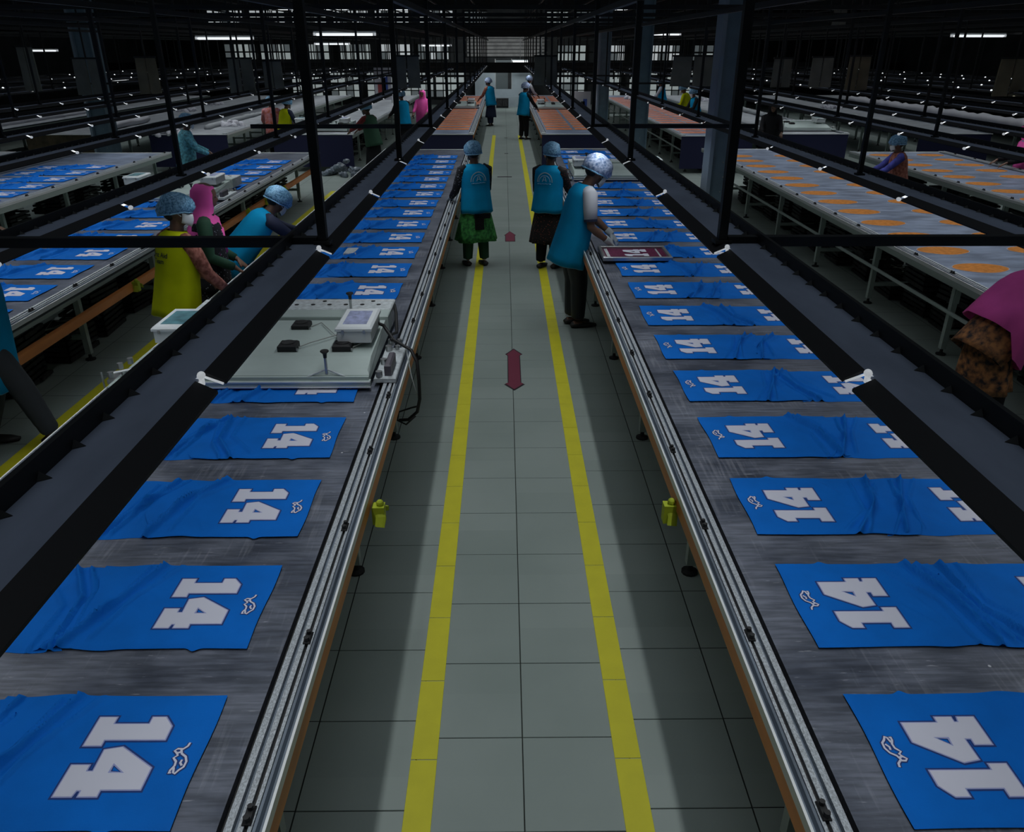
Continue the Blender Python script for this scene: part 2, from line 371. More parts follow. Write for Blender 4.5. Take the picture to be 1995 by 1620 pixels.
MB().tube([(-0.35, 0, 0), (0.35, 0, 0)], 0.03, 8).build('tube', M_batten, pl, True); MB().box(-0.38, 0.38, -0.03, 0.03, 0.03, 0.07).build('housing', M_white, pl); MB().box(-0.01, 0.01, -0.01, 0.01, 0.07, 3.5).build('hanger', M_black, pl)
area('partition_light', (0.1, 38.2, 3.0), 3.0, 0.3, 60.0, (0.9, 0.97, 1), 180, (math.radians(35), 0, 0))
cb = thing('cabinet', 'small black cabinet at the far end of the aisle', 'cabinet', (-0.1, 39.6, 0))
MB().bbox(-0.28, 0.30, -0.2, 0.2, 0.03, 0.42).build('body', M_slot, cb)
for s_ in (-1, 1): MB().box(0.01 + s_ * 0.14 - 0.12, 0.01 + s_ * 0.14 + 0.12, -0.22, -0.2, 0.08, 0.36).build('door', M_crate, cb)

# ------------------------------------------------------------------ light trays with fixtures, posts, bars
def tray(x, z, label, y0=TRAY_Y0, y1=TRAY_Y1):
    s = 1 if x > 0 else -1; wd = 0.135 if s > 0 else 0.115
    t = thing('light_tray', label, 'light tray', (x, y0, z)); L = y1 - y0
    MB().box(min(0, s * wd), max(0, s * wd), 0, L, -0.006, 0.0).build('web', M_web, t)
    MB().prism([(s * wd, -0.05), (s * (wd + 0.012), -0.05), (s * (wd + 0.012), 0.042), (s * wd, 0.042)], 0, L).build('outer_flange', M_black, t)
    MB().prism([(s * (wd + 0.012), 0.036), (s * (wd + 0.036), -0.010), (s * (wd + 0.036), -0.016), (s * (wd + 0.012), 0.03)], 0, L).build('outer_reflector', M_lip, t)
    cl = MB(); k = 0.06
    while k < min(L, 16):
        cl.add([(s * wd, k, 0.016), (s * wd, k + 0.012, 0.001), (s * (wd - 0.020), k + 0.002, 0.001), (s * wd, k - 0.012, 0.001)], [(0, 1, 2), (0, 2, 3), (1, 3, 2), (0, 3, 1)])
        k += 0.1215
    tag(cl.build('gusset', M_black, t), kind='stuff')
    return t
def fixture_meshes(s):
    d = {}
    lip = MB().prism([(0, 0.003), (-s * 0.047, -0.021), (-s * 0.047, -0.028), (0, -0.006)], 0.028, 1.222)
    d['reflector'] = (lip.mesh('reflector', M_lip), None)
    d['tube'] = (MB().tube([(s * 0.040, 0.02, -0.021), (s * 0.040, 1.23, -0.021)], 0.0125, 8).mesh('tube', M_tube, True), None)
    h = MB().ball((-s * 0.004, 0.0, 0.005), (0.0095, 0.012, 0.0095)).box(-0.007, 0.007, -0.008, 0.008, -0.02, 0.0)
    d['lamp_holder'] = (h.mesh('lamp_holder', M_holder, False), None)
    d['lamp_end'] = (MB().ball((-s * 0.047, 0.0, -0.022), (0.013, 0.018, 0.012), 8, 6).mesh('lamp_holder', M_holder, True), None)
    d['end_bar'] = (MB().tube([(0, 0.012, -0.001), (-s * 0.046, 0.016, -0.022)], 0.0028, 6).mesh('end_bar', M_holder), None)
    return d
FM = {s: fixture_meshes(s) for s in (-1, 1)}
nfix = 0; extra = MB()
side_name = {-1: 'left', 1: 'right'}
for rows in (ROWS_L, ROWS_R):
    for ri, (x, z) in enumerate(rows):
        s = 1 if x > 0 else -1
        tray(x, z, ('grey and black light tray, %s of the trays %s of the aisle' % (ORD[ri], side_name[s])))
        for k in range(28):
            y = (0.4 if ri == 0 else (0.65 if s < 0 else 0.87)) + 1.25 * k - (1.25 if ri else 0) * 0
            if ri < 4 or (ri < 6 and k < 15):
                nfix += 1
                t = thing('tube_fixture', 'tube fixture, %s from the near end under the %s tray %s of the aisle' % (ORD[k], ORD[ri], side_name[s]), 'tube light', (x, y, z), 0, 'tube fixtures under the %s tray on the %s' % (ORD[ri], side_name[s]))
                link('reflector', FM[s]['reflector'][0], t); link('tube', FM[s]['tube'][0], t); link('lamp_holder', FM[s]['lamp_holder' if ri == 0 else 'lamp_end'][0], t)
                if k < 12 and ri == 0: link('end_bar', FM[s]['end_bar'][0], t)
            else:
                extra.prism([(x, z + 0.003), (x - s * 0.047, z - 0.021), (x - s * 0.047, z - 0.025), (x, z - 0.003)], y + 0.035, y + 1.215)
tag(extra.build('far_reflector', M_lip), 'far black strip reflectors under the outer light trays', 'reflector', kind='stuff')
ex2 = MB()
for rows in (ROWS_L, ROWS_R):
    for ri, (x, z) in enumerate(rows):
        for k in range(28):
            if ri < 4 or (ri < 6 and k < 15): continue
            ex2.ball((x, 0.4 + 1.25 * k, z + 0.004), (0.02, 0.03, 0.02), 6, 4)
tag(ex2.build('far_lamp_end', M_tube), 'tiny bright lamp ends of the outer far tray rows', 'lamp end', kind='stuff')

# hanging posts and bars
def post(x, y, z0, z1, r, label, grp):
    t = thing('hanger_post', label, 'post', (x, y, z0), 0, grp)
    MB().box(-r, r, -r, r, 0, z1 - z0).build('tube', M_black, t)
    MB().box(-r * 1.9, r * 1.9, -r * 1.9, r * 1.9, 0, 0.012).build('foot_plate', M_black, t)
for rows in (ROWS_L, ROWS_R):
    for ri, (x, z) in enumerate(rows):
        s = 1 if x > 0 else -1
        for k in range(14):
            y = 3.0 + 2.42 * k
            if ri > 6 and k % 2: continue
            xx = x + (0.0 if ri == 0 else s * 0.05)
            r = 0.0165 if ri == 0 else (0.014 if ri < 4 else 0.012)
            if ri == 0 and k == 0: lab = 'nearest black square post, on the %s side of the aisle' % side_name[s]
            else: lab = 'thin black hanging post, %s from the camera over the %s tray %s of the aisle' % (ORD[k], ORD[ri], side_name[s])
            if ri > 0 and k == 0: continue
            post(xx, y, z + 0.0, 5.5, r, lab, None if (ri == 0 and k == 0) else 'hanging posts over the %s tray on the %s' % (ORD[ri], side_name[s]))
# crossbars between trays at the posts, upper bars and ceiling beams
for k in range(14):
    y = 3.0 + 2.42 * k
    for s in (-1, 1):
        if k % 2 or k == 4: continue
        xa = 0.72 if s < 0 else 0.86
        xe = 12 if k != 2 else 2.4
        b = MB().box(min(s * xa, s * xe), max(s * xa, s * xe), y - 0.02, y + 0.02, 1.905, 1.942)
        tag(b.build('cross_bar', M_black), 'black cross bar joining the trays, %s row of bars from the camera on the %s' % (ORD[k], side_name[s]), 'bar')
for k in range(14):
    y = 5.4 + 2.42 * k
    b = MB().box(-14, 14, y - 0.02, y + 0.02, 3.0, 3.05)
    if k < 5: b.box(-14, 14, y - 0.015, y + 0.015, 3.55, 3.59)
    tag(b.build('upper_bar', M_black), 'dark cross bars under the ceiling, %s row from the camera' % ORD[k], 'bar', 'upper cross bars of the hall')
for i, x in enumerate((-13, -10.5, -8, -6.2, -4.6, -3.0, -1.6, -0.70, 0.84, 1.9, 3.4, 5.0, 6.8, 9, 11.5)):
    b = MB().box(x - 0.02, x + 0.02, 4.5, 38, 2.86, 2.90).box(x - 0.015, x + 0.015, 5.4, 38, 3.5, 3.53)
    tag(b.build('long_bar', M_black), 'dark lengthwise ceiling bars, %s from the left wall' % ORD[i], 'bar', 'lengthwise ceiling bars')
for i, (y, z0, z1) in enumerate(((22, 3.50, 4.2), (29, 3.07, 3.27), (36, 1.62, 2.02), (41.2, 4.3, 4.7))):
    b = tag(MB().box(-17, 17, y, y + 0.25, z0, z1).build('ceiling_beam_%d' % (i + 1), M_ceil), kind='structure')

rs = thing('rod_screen', 'screen of thin dark rods in front of the far windows', 'screen', (0, 38.5, 0))
rod_me = MB().box(-0.022, 0.022, -0.022, 0.022, 1.3, 5.5).mesh('rod', M_black)
for x in [-13.4 + 0.43 * i for i in range(28)] + [1.6 + 0.41 * i for i in range(20)]: link('rod', rod_me, rs, (x + random.uniform(-.09, .09), random.uniform(-.5, .5), 0))
for z in (2.38, 3.02, 3.75): MB().box(-14, -1.5, -0.02, 0.02, z, z + 0.04).build('cross_rod', M_black, rs); MB().box(1.5, 10, -0.02, 0.02, z, z + 0.04).build('cross_rod', M_black, rs)
# blue-grey steel columns (H section)
def column(x, y, label, w_=0.36):
    t = thing('steel_column', label, 'column', (x, y, 0)); h = w_ / 2
    MB().box(-h, -h + 0.05, -h, h, 0, 5.5).build('flange', mat('column_lit_flange', (0.22, 0.29, 0.37), 0.5), t)  # left flange coloured lighter, light from the trays put into its tone
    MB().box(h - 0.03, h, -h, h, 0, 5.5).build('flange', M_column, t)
    MB().box(-h + 0.05, h - 0.03, -0.12, -0.10, 0, 5.5).build('web', M_column, t)
    MB().box(-h - 0.05, h + 0.05, -h - 0.05, h + 0.05, 0, 0.02).build('base_plate', M_column, t)
    for j in range(5): MB().ball((0.03 + 0.02 * (j % 2), -0.125, 0.35 + 0.2 * j), (0.01, 0.006, 0.012), 6, 4).build('bolt', M_wire, t)
column(3.02, 11.4, 'nearest blue grey steel column, right of the aisle'); column(3.02, 18.6, 'second blue grey steel column, right of the aisle'); column(3.02, 25.8, 'farthest blue grey steel column, right of the aisle')
column(-9.0, 18.6, 'blue grey steel column among the left trays', 0.42)

# ceiling batten lights seen in the dark
for (x, y, z, lab) in ((-6.0, 18.6, 2.77, 'left bright batten light above the second tables'), (-3.18, 17.3, 2.83, 'long bright batten light left of the aisle'),
                  (-5.98, 30, 2.70, 'small batten light just below the long left one'), (-2.75, 35, 2.66, 'far batten light nearest the aisle on the left'),
                  (0.73, 35, 4.05, 'high batten light above the aisle end'), (5.1, 27.9, 2.97, 'batten light right of the aisle beside the dark column'),
                  (10.75, 19.5, 2.83, 'lone batten light in the dark right corner'), (-14.8, 27.4, 2.5, 'batten light in the dark left corner'),
                  (-13.9, 30.0, 1.55, 'low batten light over the far left tables'), (-9.0, 36, 4.0, 'high small batten light over the far left windows'), (-7.0, 36, 4.0, 'second high small batten light over the far left windows'),
                  (-4.5, 36, 4.0, 'third high small batten light near the aisle'), (4.6, 36, 4.0, 'high small batten light right of the aisle')):
    t = thing('batten_light', lab, 'light', (x, y, z))
    MB().box(-0.62, 0.62, -0.03, 0.03, 0.02, 0.06).build('housing', M_white, t)
    MB().tube([(-0.56, -0.03, 0.0), (0.56, -0.03, 0.0)], 0.024, 8).build('tube', M_batten, t, True)
    for s in (-1, 1):
        MB().box(s * 0.60 - 0.02, s * 0.60 + 0.02, -0.05, 0.02, -0.02, 0.03).build('end_cap', M_holder, t)
        MB().box(s * 0.5 - 0.004, s * 0.5 + 0.004, -0.004, 0.004, 0.06, 5.5 - z).build('hanger', M_black, t)

# hanging duct panels
for i, (x, wd, z0, z1, m, lab) in enumerate(((-7.8, 0.55, 1.78, 2.40, M_panel, 'far left hanging grey panel pair'), (-8.9, 0.3, 1.85, 2.6, M_panel, 'narrow hanging panel beside the left column'), (-6.7, 0.4, 1.80, 2.42, M_panelb, 'olive hanging panel pair on the left'),
        (-4.95, 0.48, 1.78, 2.40, M_panel, 'grey hanging panel pair over the second left table'), (-4.35, 0.36, 1.9, 2.36, M_panel, 'small grey panel beside the second left table pair'),
        (-1.83, 0.5, 1.9, 2.44, M_panel, 'grey hanging panel just left of the aisle'), (0.78, 0.44, 1.95, 2.44, M_panel, 'grey hanging panel just right of the aisle'),
        (3.55, 0.8, 1.93, 2.44, M_panel, 'wide grey hanging panel beside the near column'), (5.25, 0.36, 1.91, 2.40, M_panel, 'narrow grey panel right of the near column'),
        (6.0, 0.42, 1.91, 2.42, M_panel, 'grey panel pair over the third right table'), (6.7, 0.42, 1.86, 2.44, M_panelb, 'olive hanging panel on the right'), (9.65, 0.6, 1.75, 2.40, M_panelb, 'olive hanging panel pair at the far right'),
        (6.18, 0.25, 2.96, 3.22, M_panel, 'small pale plate hung high in the dark on the right'))):
    t = thing('hanging_panel', lab, 'panel', (x, 16, z0)); h = z1 - z0
    for s in (-1, 1):
        MB().prism([(s * wd * 0.03, 0), (s * wd * 0.5, 0), (s * wd * 0.46, h), (s * wd * 0.03, h)], -0.02, 0.02).build('board', m, t)
    MB().box(-wd / 2, wd / 2, -0.03, 0.03, h, h + 0.03).build('top_rail', M_black, t)
    MB().box(-0.012, 0.012, -0.012, 0.012, h, 5.5 - z0).build('hanger', M_black, t)

# ------------------------------------------------------------------ tables
ZT = 0.80
RAIL = [(0, -0.015), (0.105, -0.015), (0.105, 0.0), (0.098, 0.012), (0.090, 0.012), (0.086, 0.0), (0.078, 0.0), (0.072, 0.016), (0.064, 0.016), (0.060, 0.002),
        (0.052, 0.002), (0.052, -0.02), (0.046, -0.02), (0.046, 0.002), (0.036, 0.002), (0.032, 0.014), (0.024, 0.014), (0.018, 0.0), (0.010, 0.0), (0.007, 0.012), (0.0, 0.012)]
clamp_me = MB().bbox(-0.012, 0.012, -0.028, 0.028, 0, 0.022, 0.004).tube([(0, -0.018, 0.02), (0, -0.018, 0.036)], 0.009, 8).tube([(0, 0.016, 0.02), (0, 0.016, 0.034)], 0.008, 8).mesh('clamp', M_slot)
leg_me = MB().bbox(-0.025, 0.025, -0.025, 0.025, 0.06, 0.735, 0.001).box(-0.012, 0.030, -0.035, -0.028, 0.5, 0.735).mesh('leg', M_legs)
foot_me = MB().tube([(0, 0, 0), (0, 0, 0.012), (0, 0, 0.02), (0, 0, 0.07)], [0.045, 0.045, 0.016, 0.011], 12).mesh('foot', M_slot)
crn_me = MB().bbox(-0.05, 0.05, -0.05, 0.05, -0.012, 0.02, 0.004).mesh('corner_plate', M_machw)
def table(label, xi, xo, y0, y1, top=M_top, beam='orange', leg_ys=None, inset=0.23, end=None, clamps=True, rack=False, mid=False, simple=False):
    """xi: outer rail edge on the aisle side, xo: outer rail edge on the far side"""
    s = 1 if xo > xi else -1; W = abs(xo - xi); L = y1 - y0
    t = thing('print_table', label, 'table', (xi, y0, 0)); X = lambda v: s * v
    def bx(mb, a, b, *r): return mb.box(min(X(a), X(b)), max(X(a), X(b)), *r)
    if simple:
        bx(MB(), 0.0, W, 0, L, ZT - 0.06, ZT).build('table_top', top, t)
        bx(bx(MB(), 0, 0.03, 0, L, ZT - 0.04, ZT + 0.012), W - 0.03, W, 0, L, ZT - 0.04, ZT + 0.012).build('rail', M_alu, t)
    else:
        bx(MB(), 0.13, W - 0.13, 0.0, L, ZT - 0.035, ZT).build('table_top', top, t)
        bx(bx(MB(), 0.104, 0.131, 0, L, ZT - 0.08, ZT - 0.03), W - 0.131, W - 0.104, 0, L, ZT - 0.08, ZT - 0.03).build('gutter', M_slot, t)
        for a, sg in ((0, 1), (W, -1)):
            prof = [(X(a + sg * u), ZT + 0.005 + v) for u, v in RAIL]
            MB().prism(prof, 0, L).build('rail', M_alu, t)
            bx(MB(), a - sg * 0.002, a + sg * 0.006, 0, L, ZT - 0.012, ZT + 0.0225).build('rail_edge', M_aluedge, t)
            bx(MB(), a + sg * 0.044, a + sg * 0.055, 0, L, ZT - 0.0, ZT + 0.0105).build('rail_slot', M_slot, t)
            for u0, u1 in ((0.034, 0.044), (0.055, 0.071), (0.084, 0.104)):
                bx(MB(), a + sg * u0, a + sg * u1, 0, L, ZT + 0.002, ZT + 0.0215).build('rail_ridge', M_ridge, t)
            if rack:
                rk = MB(); y = 0.02
                while y < L:
                    bx(rk, a + sg * 0.082, a + sg * 0.100, y, y + 0.016, ZT + 0.005, ZT + 0.024); y += 0.034
                tag(rk.build('rack_teeth', M_aluedge, t), kind='stuff')
            if clamps:
                y = 0.30
                while y < min(L, 15):
                    link('clamp', clamp_me, t, (X(a + sg * 0.05), y, ZT + 0.008)); y += 0.662
        for a in (0.0, W):
            for yy in (0.0, L): link('corner_plate', crn_me, t, (X(a + (0.06 if a == 0 else -0.06)), yy + (0.05 if yy == 0 else -0.05), ZT + 0.02)) if not clamps else None
    bm_ = {'orange': M_orange, 'grey': M_legs}[beam]
    zb = {0: (0.722, 0.786), 'orange': (0.53, 0.60), 'grey': (0.755, 0.786)}[mid or 0]
    for a, b in ((-0.001, 0.045), (W - 0.045, W + 0.001)):
        o = bx(MB(), a, b, 0, L, zb[0], zb[1]).build('side_beam', bm_ if a < 1 or not mid == 'orange' else M_legs, t)
    if mid == 'grey':
        for a in (0.06, W - 0.06): MB().tube([(X(a), 0, 0.49), (X(a), L, 0.49)], 0.017, 6).build('mid_rail', M_legs, t)
    bx(MB(), 0.05, W - 0.05, 0.01, L - 0.01, ZT - 0.09, ZT - 0.06).build('under_frame', M_legs, t) if not simple else None
    ys = leg_ys or [0.3 + 1.62 * k for k in range(int((L - 0.3) / 1.62) + 1)]
    for y in ys:
        for a in (inset, W - inset):
            l = link('leg', leg_me, t, (X(a), y, 0)); link('foot', foot_me, l)
    for y in ys: 
        if not simple: bx(MB(), inset, W - inset, y - 0.02, y + 0.02, 0.2, 0.24).build('stretcher', M_legs, t)
    if end:
        e = bx(MB(), 0.02, W - 0.02, -0.02, 0.0, 0.10, ZT - 0.0).build('end_panel', end, t)
        bx(MB(), 0.0, W, -0.03, 0.02, ZT, ZT + 0.014).build('end_trim', M_aluedge, t)
    bx(MB(), 0.1, W - 0.1, L - 0.05, L, ZT, ZT + 0.008).build('end_strip', M_aluedge, t)
    return t
def legs_from(start, y0, y1): 
    out = []; y = start
    while y - 1.62 > y0 + 0.1: y -= 1.62
    while y < y1 - 0.1: out.append(y - y0); y += 1.62
    return out
table('left aisle printing table with blue jerseys and a grey curing machine', -0.61, -2.31, 0.4, 15.9, leg_ys=legs_from(3.49, 0.4, 15.9), inset=0.21)
table('right aisle printing table with two rows of blue jerseys', 0.765, 2.70, 0.4, 16.0, leg_ys=legs_from(3.47, 0.4, 16), inset=0.24)
table('second printing table left of the aisle, blue jerseys and low orange beam', -3.49, -5.25, 2.0, 15.4, leg_ys=legs_from(6.725, 2, 15.4), inset=0.33, rack=True, mid='orange')
table('second printing table right of the aisle, under orange ovals', 3.85, 5.62, 3.0, 15.9, top=M_paletop, beam='grey', leg_ys=legs_from(6.785, 3, 15.9), inset=0.23, rack=True, mid='grey')
table('third printing table left of the aisle, with blue jerseys', -6.28, -8.05, 5, 15.4, leg_ys=legs_from(7, 5, 15.4), top=M_paletop, beam='grey')
table('third printing table right of the aisle, under orange ovals', 6.55, 8.35, 6, 15.4, top=M_paletop, beam='grey', leg_ys=legs_from(7.4, 6, 15.4))
FAR0, FAR1 = 18.76, 34.6
table('far left aisle table with orange cloth and a navy end', -0.70, -2.15, FAR0, FAR1, top=M_paletop, end=M_navy, clamps=False)
table('far right aisle table with orange cloth and a navy end', 0.84, 2.55, FAR0, FAR1, top=M_paletop, end=M_navy, clamps=False)
table('far white-topped table with navy end, second left of the aisle', -3.45, -5.3, FAR0, FAR1, top=M_whitetop, beam='grey', end=M_navy, clamps=False)
table('far salmon-covered table with navy end behind the near column', 3.95, 5.6, FAR0 - 0.4, FAR1, top=M_paletop, beam='grey', end=M_navy, clamps=False, mid='grey')
table('far white-topped table with navy end, third left of the aisle', -6.3, -8.1, FAR0, FAR1, top=M_whitetop, beam='grey', end=M_navy, clamps=False)
table('far grey-topped table with navy end, third right of the aisle', 6.2, 7.9, FAR0, FAR1, top=M_whitetop, beam='grey', end=M_navy, clamps=False)
for (xi, xo, y0, y1, lab, en) in ((-9.2, -10.9, 8, 15.6, 'near white table, fourth left of the aisle', None), (-9.2, -10.9, FAR0, FAR1, 'far white table with brown end, fourth left of the aisle', M_brown),
        (-12.1, -13.8, 10, FAR1, 'long white table by the left wall', None), (9.5, 11.2, 8, 15.6, 'near white table, fourth right of the aisle', None),
        (9.5, 11.2, FAR0, FAR1, 'far white table, fourth right of the aisle', M_navy), (12.3, 14.0, 10, FAR1, 'long white table by the right wall', None)):
    table(lab, xi, xo, y0, y1, top=M_whitetop, beam='grey', end=en, simple=True)

# ------------------------------------------------------------------ jerseys
ONE = [(0, 0), (1, 0), (1, .22), (.8, .22), (.8, 1.0), (.33, 1.0), (0, .87), (0, .70), (.25, .70), (.25, .22), (0, .22)]
FOUR = [(.38, 0), (1, 0), (1, .22), (.88, .24), (.88, .30), (1, .30), (1, .52), (.87, .52), (.87, 1), (.44, 1), (0, .51), (.06, .30), (.51, .31), (.51, .22), (.38, .22)]
HOLE = [(.34, .51), (.54, .70), (.54, .50)]
def offset_poly(p, d):
    n = len(p); out = []; area_ = sum(p[i][0] * p[(i + 1) % n][1] - p[(i + 1) % n][0] * p[i][1] for i in range(n))
    sg = 1 if area_ > 0 else -1
    for i in range(n):
        a = Vector(p[i - 1]); b = Vector(p[i]); c = Vector(p[(i + 1) % n])
        e1 = (b - a).normalized(); e2 = (c - b).normalized()
        n1 = Vector((e1.y, -e1.x)) * sg; n2 = Vector((e2.y, -e2.x)) * sg
        m = (n1 + n2); 
        if m.length < 1e-6: m = n1
        m.normalize(); out.append(tuple(b + m * min(d / max(m.dot(n1), 0.35), d * 2.2)))
    return out
# jersey local frame: x = distance inward from the hem, y = reading direction of the number (0..JW)
JW, P0, DH = 0.456, 0.090, 0.222
Q0 = 0.345   # x of the digits' foot
def dig(poly, p_off, wdt): return [(Q0 - q * DH, P0 + p_off + p * wdt) for p, q in poly]
D1 = dig(ONE, 0.0, 0.102); D4 = dig(FOUR, 0.108, 0.160); DHo = dig(HOLE, 0.108, 0.160)
def flat_poly(mb, outer, hole, z):
    loops = [outer] + ([hole] if hole else [])
    vs = [Vector((a, b, 0)) for l in loops for a, b in l]
    tris = tessellate_polygon([[Vector((a, b, 0)) for a, b in l] for l in loops])
    fs = []
    for t3 in tris:
        a, b, c = [vs[i] for i in t3]
        fs.append(tuple(t3) if (b - a).cross(c - a).z > 0 else tuple(reversed(t3)))
    mb.add([(v.x, v.y, z) for v in vs], fs)
def ribbon(mb, pts, wd, z):
    pts = [Vector(p) for p in pts]; vs = []
    for i, p in enumerate(pts):
        t = (pts[min(i + 1, len(pts) - 1)] - pts[max(0, i - 1)]).normalized(); n = Vector((-t.y, t.x))
        vs += [(p.x + n.x * wd / 2, p.y + n.y * wd / 2, z), (p.x - n.x * wd / 2, p.y - n.y * wd / 2, z)]
    fs = []
    for i in range(len(pts) - 1):
        a = 2 * i; f = (a, a + 1, a + 3, a + 2)
        v0, v1, v2 = [Vector(vs[j]) for j in f[:3]]
        fs.append(f if (v1 - v0).cross(v2 - v0).z > 0 else f[::-1])
    mb.add(vs, fs)
ZN = 0.0062
num_o = MB(); flat_poly(num_o, offset_poly(D1, 0.0090), None, ZN - .0012); flat_poly(num_o, offset_poly(D4, 0.0090), offset_poly(DHo, -0.0055), ZN - .0012)
num_l = MB(); flat_poly(num_l, offset_poly(D1, 0.0035), None, ZN - .0006); flat_poly(num_l, offset_poly(D4, 0.0035), offset_poly(DHo, -0.0035), ZN - .0006)
num_w = MB(); flat_poly(num_w, D1, None, ZN); flat_poly(num_w, D4, DHo, ZN)
# small leaping-animal outline mark beyond the digits' heads; image (x,y) of the near left jersey turned into the jersey frame
def ep(x, y): return (0.090 - (x - 1330 + (y - 495) * 0.35) / 200 * 0.046, P0 + 0.093 + (y - 495) / 260 * 0.105)
EMB = [[(1520, 495), (1500, 525), (1450, 550), (1385, 548), (1350, 565), (1385, 585), (1400, 605), (1355, 625), (1395, 655), (1390, 690), (1350, 725), (1340, 750), (1365, 745)],
       [(1430, 555), (1445, 590), (1500, 615), (1520, 655), (1500, 700), (1450, 725), (1410, 755), (1390, 745), (1385, 705)],
       [(1465, 640), (1450, 665), (1475, 690)], [(1385, 585), (1430, 575)], [(1395, 655), (1375, 640)]]
emb = MB(); embo = MB()
for pl in EMB:
    q = [ep(*p) for p in pl]; ribbon(emb, q, 0.0062, ZN); ribbon(embo, q, 0.014, ZN - 0.0008)
num_me = num_w.mesh('number', M_num); numl_me = num_l.mesh('number_line', M_numl); numo_me = num_o.mesh('number_edge', M_numo)
emb_me = emb.mesh('animal_mark', M_num); embo_me = embo.mesh('mark_edge', M_numo)

def jersey_mesh(seed, Lx, kind):
    """Lx: length from hem to the meeting line of the two shirts"""
    rnd = random.Random(seed); nx, ny = 92, 40
    ridges = []
    x1 = Lx - 0.03 - rnd.random() * 0.05
    # main sleeve fold running across, with branches
    a = (x1 - 0.16 - rnd.random() * 0.05, 0.0); b = (x1 + 0.0, JW)
    if kind: a = (x1 - 0.02, 0.0); b = (x1 - 0.15, JW)
    mid = ((a[0] + b[0]) / 2 + rnd.uniform(-.04, .05), JW * rnd.uniform(.4, .6))
    ridges.append(([a, mid, b], 0.030, 0.0075))
    ridges.append(([(a[0] - 0.07, 0), (mid[0] - 0.05, mid[1] - .04), (b[0] - 0.09, JW * .9)], 0.015, 0.006))
    ridges.append(([(a[0] + 0.05, 0.02), (mid[0] + .02, mid[1] + .05), (b[0] + .05, JW)], 0.020, 0.006))
    for _ in range(4):
        p = (rnd.uniform(Lx - .25, Lx), rnd.uniform(0, JW)); an = rnd.uniform(0.6, 2.4); l = rnd.uniform(.08, .2)
        ridges.append(([p, (p[0] + l * math.cos(an), p[1] + l * math.sin(an))], 0.004, 0.007))
    for _ in range(2):
        p = (rnd.uniform(.05, .45), rnd.choice([0.02, JW - .03])); ridges.append(([p, (p[0] + rnd.uniform(-.1, .1), p[1] + rnd.uniform(-.04, .04))], 0.003, 0.015))
    def segd(p, a, b):
        a = Vector(a); b = Vector(b); p = Vector(p); d = b - a; t = max(0, min(1, (p - a).dot(d) / max(d.length_squared, 1e-9))); return (p - a - d * t).length
    vs = []; fs = []
    e0 = [rnd.uniform(-.004, .004) for _ in range(6)]
    for j in range(ny + 1):
        for i in range(nx + 1):
            u = i / nx; v = j / ny
            end = Lx + (0.03 * math.sin(v * 5 + seed) + 0.01 * math.sin(v * 13 + seed * 2)) - (0.22 * max(0, v - 0.62) if seed % 5 == 4 else 0)
            x = u * end; y = v * JW
            # side edges wander; little tab near the hem on the last edge; notch where the sleeve folds
            if j in (0, ny):
                sg = -1 if j == 0 else 1
                y += sg * (0.0022 * math.sin(x * 9 + seed) + 0.006 * max(0, min(1, (x - Lx + .3) / .1)) * math.sin(x * 24 + seed * 3))
                if j == ny: y += 0.014 * math.exp(-((x - 0.175) / 0.016) ** 2)
            x += 0.003 * math.sin(v * 7 + seed) * (1 - u) * (i == 0)
            h = 0.0
            for pl, amp, wd in ridges:
                dd = min(segd((x, y), pl[k], pl[k + 1]) for k in range(len(pl) - 1))
                h += amp * math.exp(-(dd / wd) ** 2)
            h += 0.0012 * math.sin(x * 17 + seed) * math.sin(y * 21)
            flat = 1.0 if x > 0.39 else max(0.0, (x - 0.36) / 0.03)
            edge = 0 if (j in (0, ny) or i == 0) else 1
            vs.append((x, y, 0.0012 + 0.0034 * edge + max(-0.002, h) * max(flat, 0.0) * (0.45 + .55 * edge)))
    for j in range(ny):
        for i in range(nx):
            a = j * (nx + 1) + i; fs.append((a, a + 1, a + nx + 2, a + nx + 1))
    mb = MB(); mb.add(vs, fs)
    return mb.mesh('cloth', M_jersey, True)
def jmap(me):   # local x grows inward (-X in the left-table frame); keep normals up
    return me
JM = {L: [jersey_mesh(11 * k + 3, L + 0.03, k % 2) for k in range(5)] for L in (0.64,)}
def jersey(hem_x, y, ang, L, k, label, detail, group):
    """ang 0: inward is +X and the number reads toward +Y; pi: inward is -X and it reads toward -Y"""
    o = link('jersey', JM[L][(0 if (k % 5 == 1 and 'left' in group) else k % 5)], None, (hem_x, y, ZT + (0.007 if 'aisle-side' in label else 0.0))); o.rotation_euler = (0, 0, ang)
    tag(o, label, 'jersey', group)
    if detail > 0:
        if detail > 1: link('number_edge', numo_me, o); link('number_line', numl_me, o)
        link('number', num_me, o)
        if detail > 1: link('mark_edge', embo_me, o)
        link('animal_mark', emb_me, o)
    return o
def jersey_rows(tname, x_ai, x_fa, s, ystart, n, pitch, L, gname, det, skip=()):
    """s: direction from the aisle-side hem inward"""
    for k in range(n):
        y = ystart + pitch * k
        if k in skip: continue
        yj = y + random.uniform(-.006, .006)
        a1, a2 = (0, PI) if s > 0 else (PI, 0)
        y1 = yj if s > 0 else yj + JW; y2 = yj + JW if s > 0 else yj
        d = 2 if k < det else 1
        j = jersey(x_ai + random.uniform(-.01, .01), y1, a1 + random.uniform(-.012, .012), L, k, 'blue jersey 14, %s from the near end, aisle-side row, %s' % (ORD[k], tname), d, gname)
        j = jersey(x_fa + random.uniform(-.01, .01), y2, a2 + random.uniform(-.012, .012), L, k + 2, 'blue jersey 14, %s from the near end, outer row, %s' % (ORD[k], tname), d, gname)
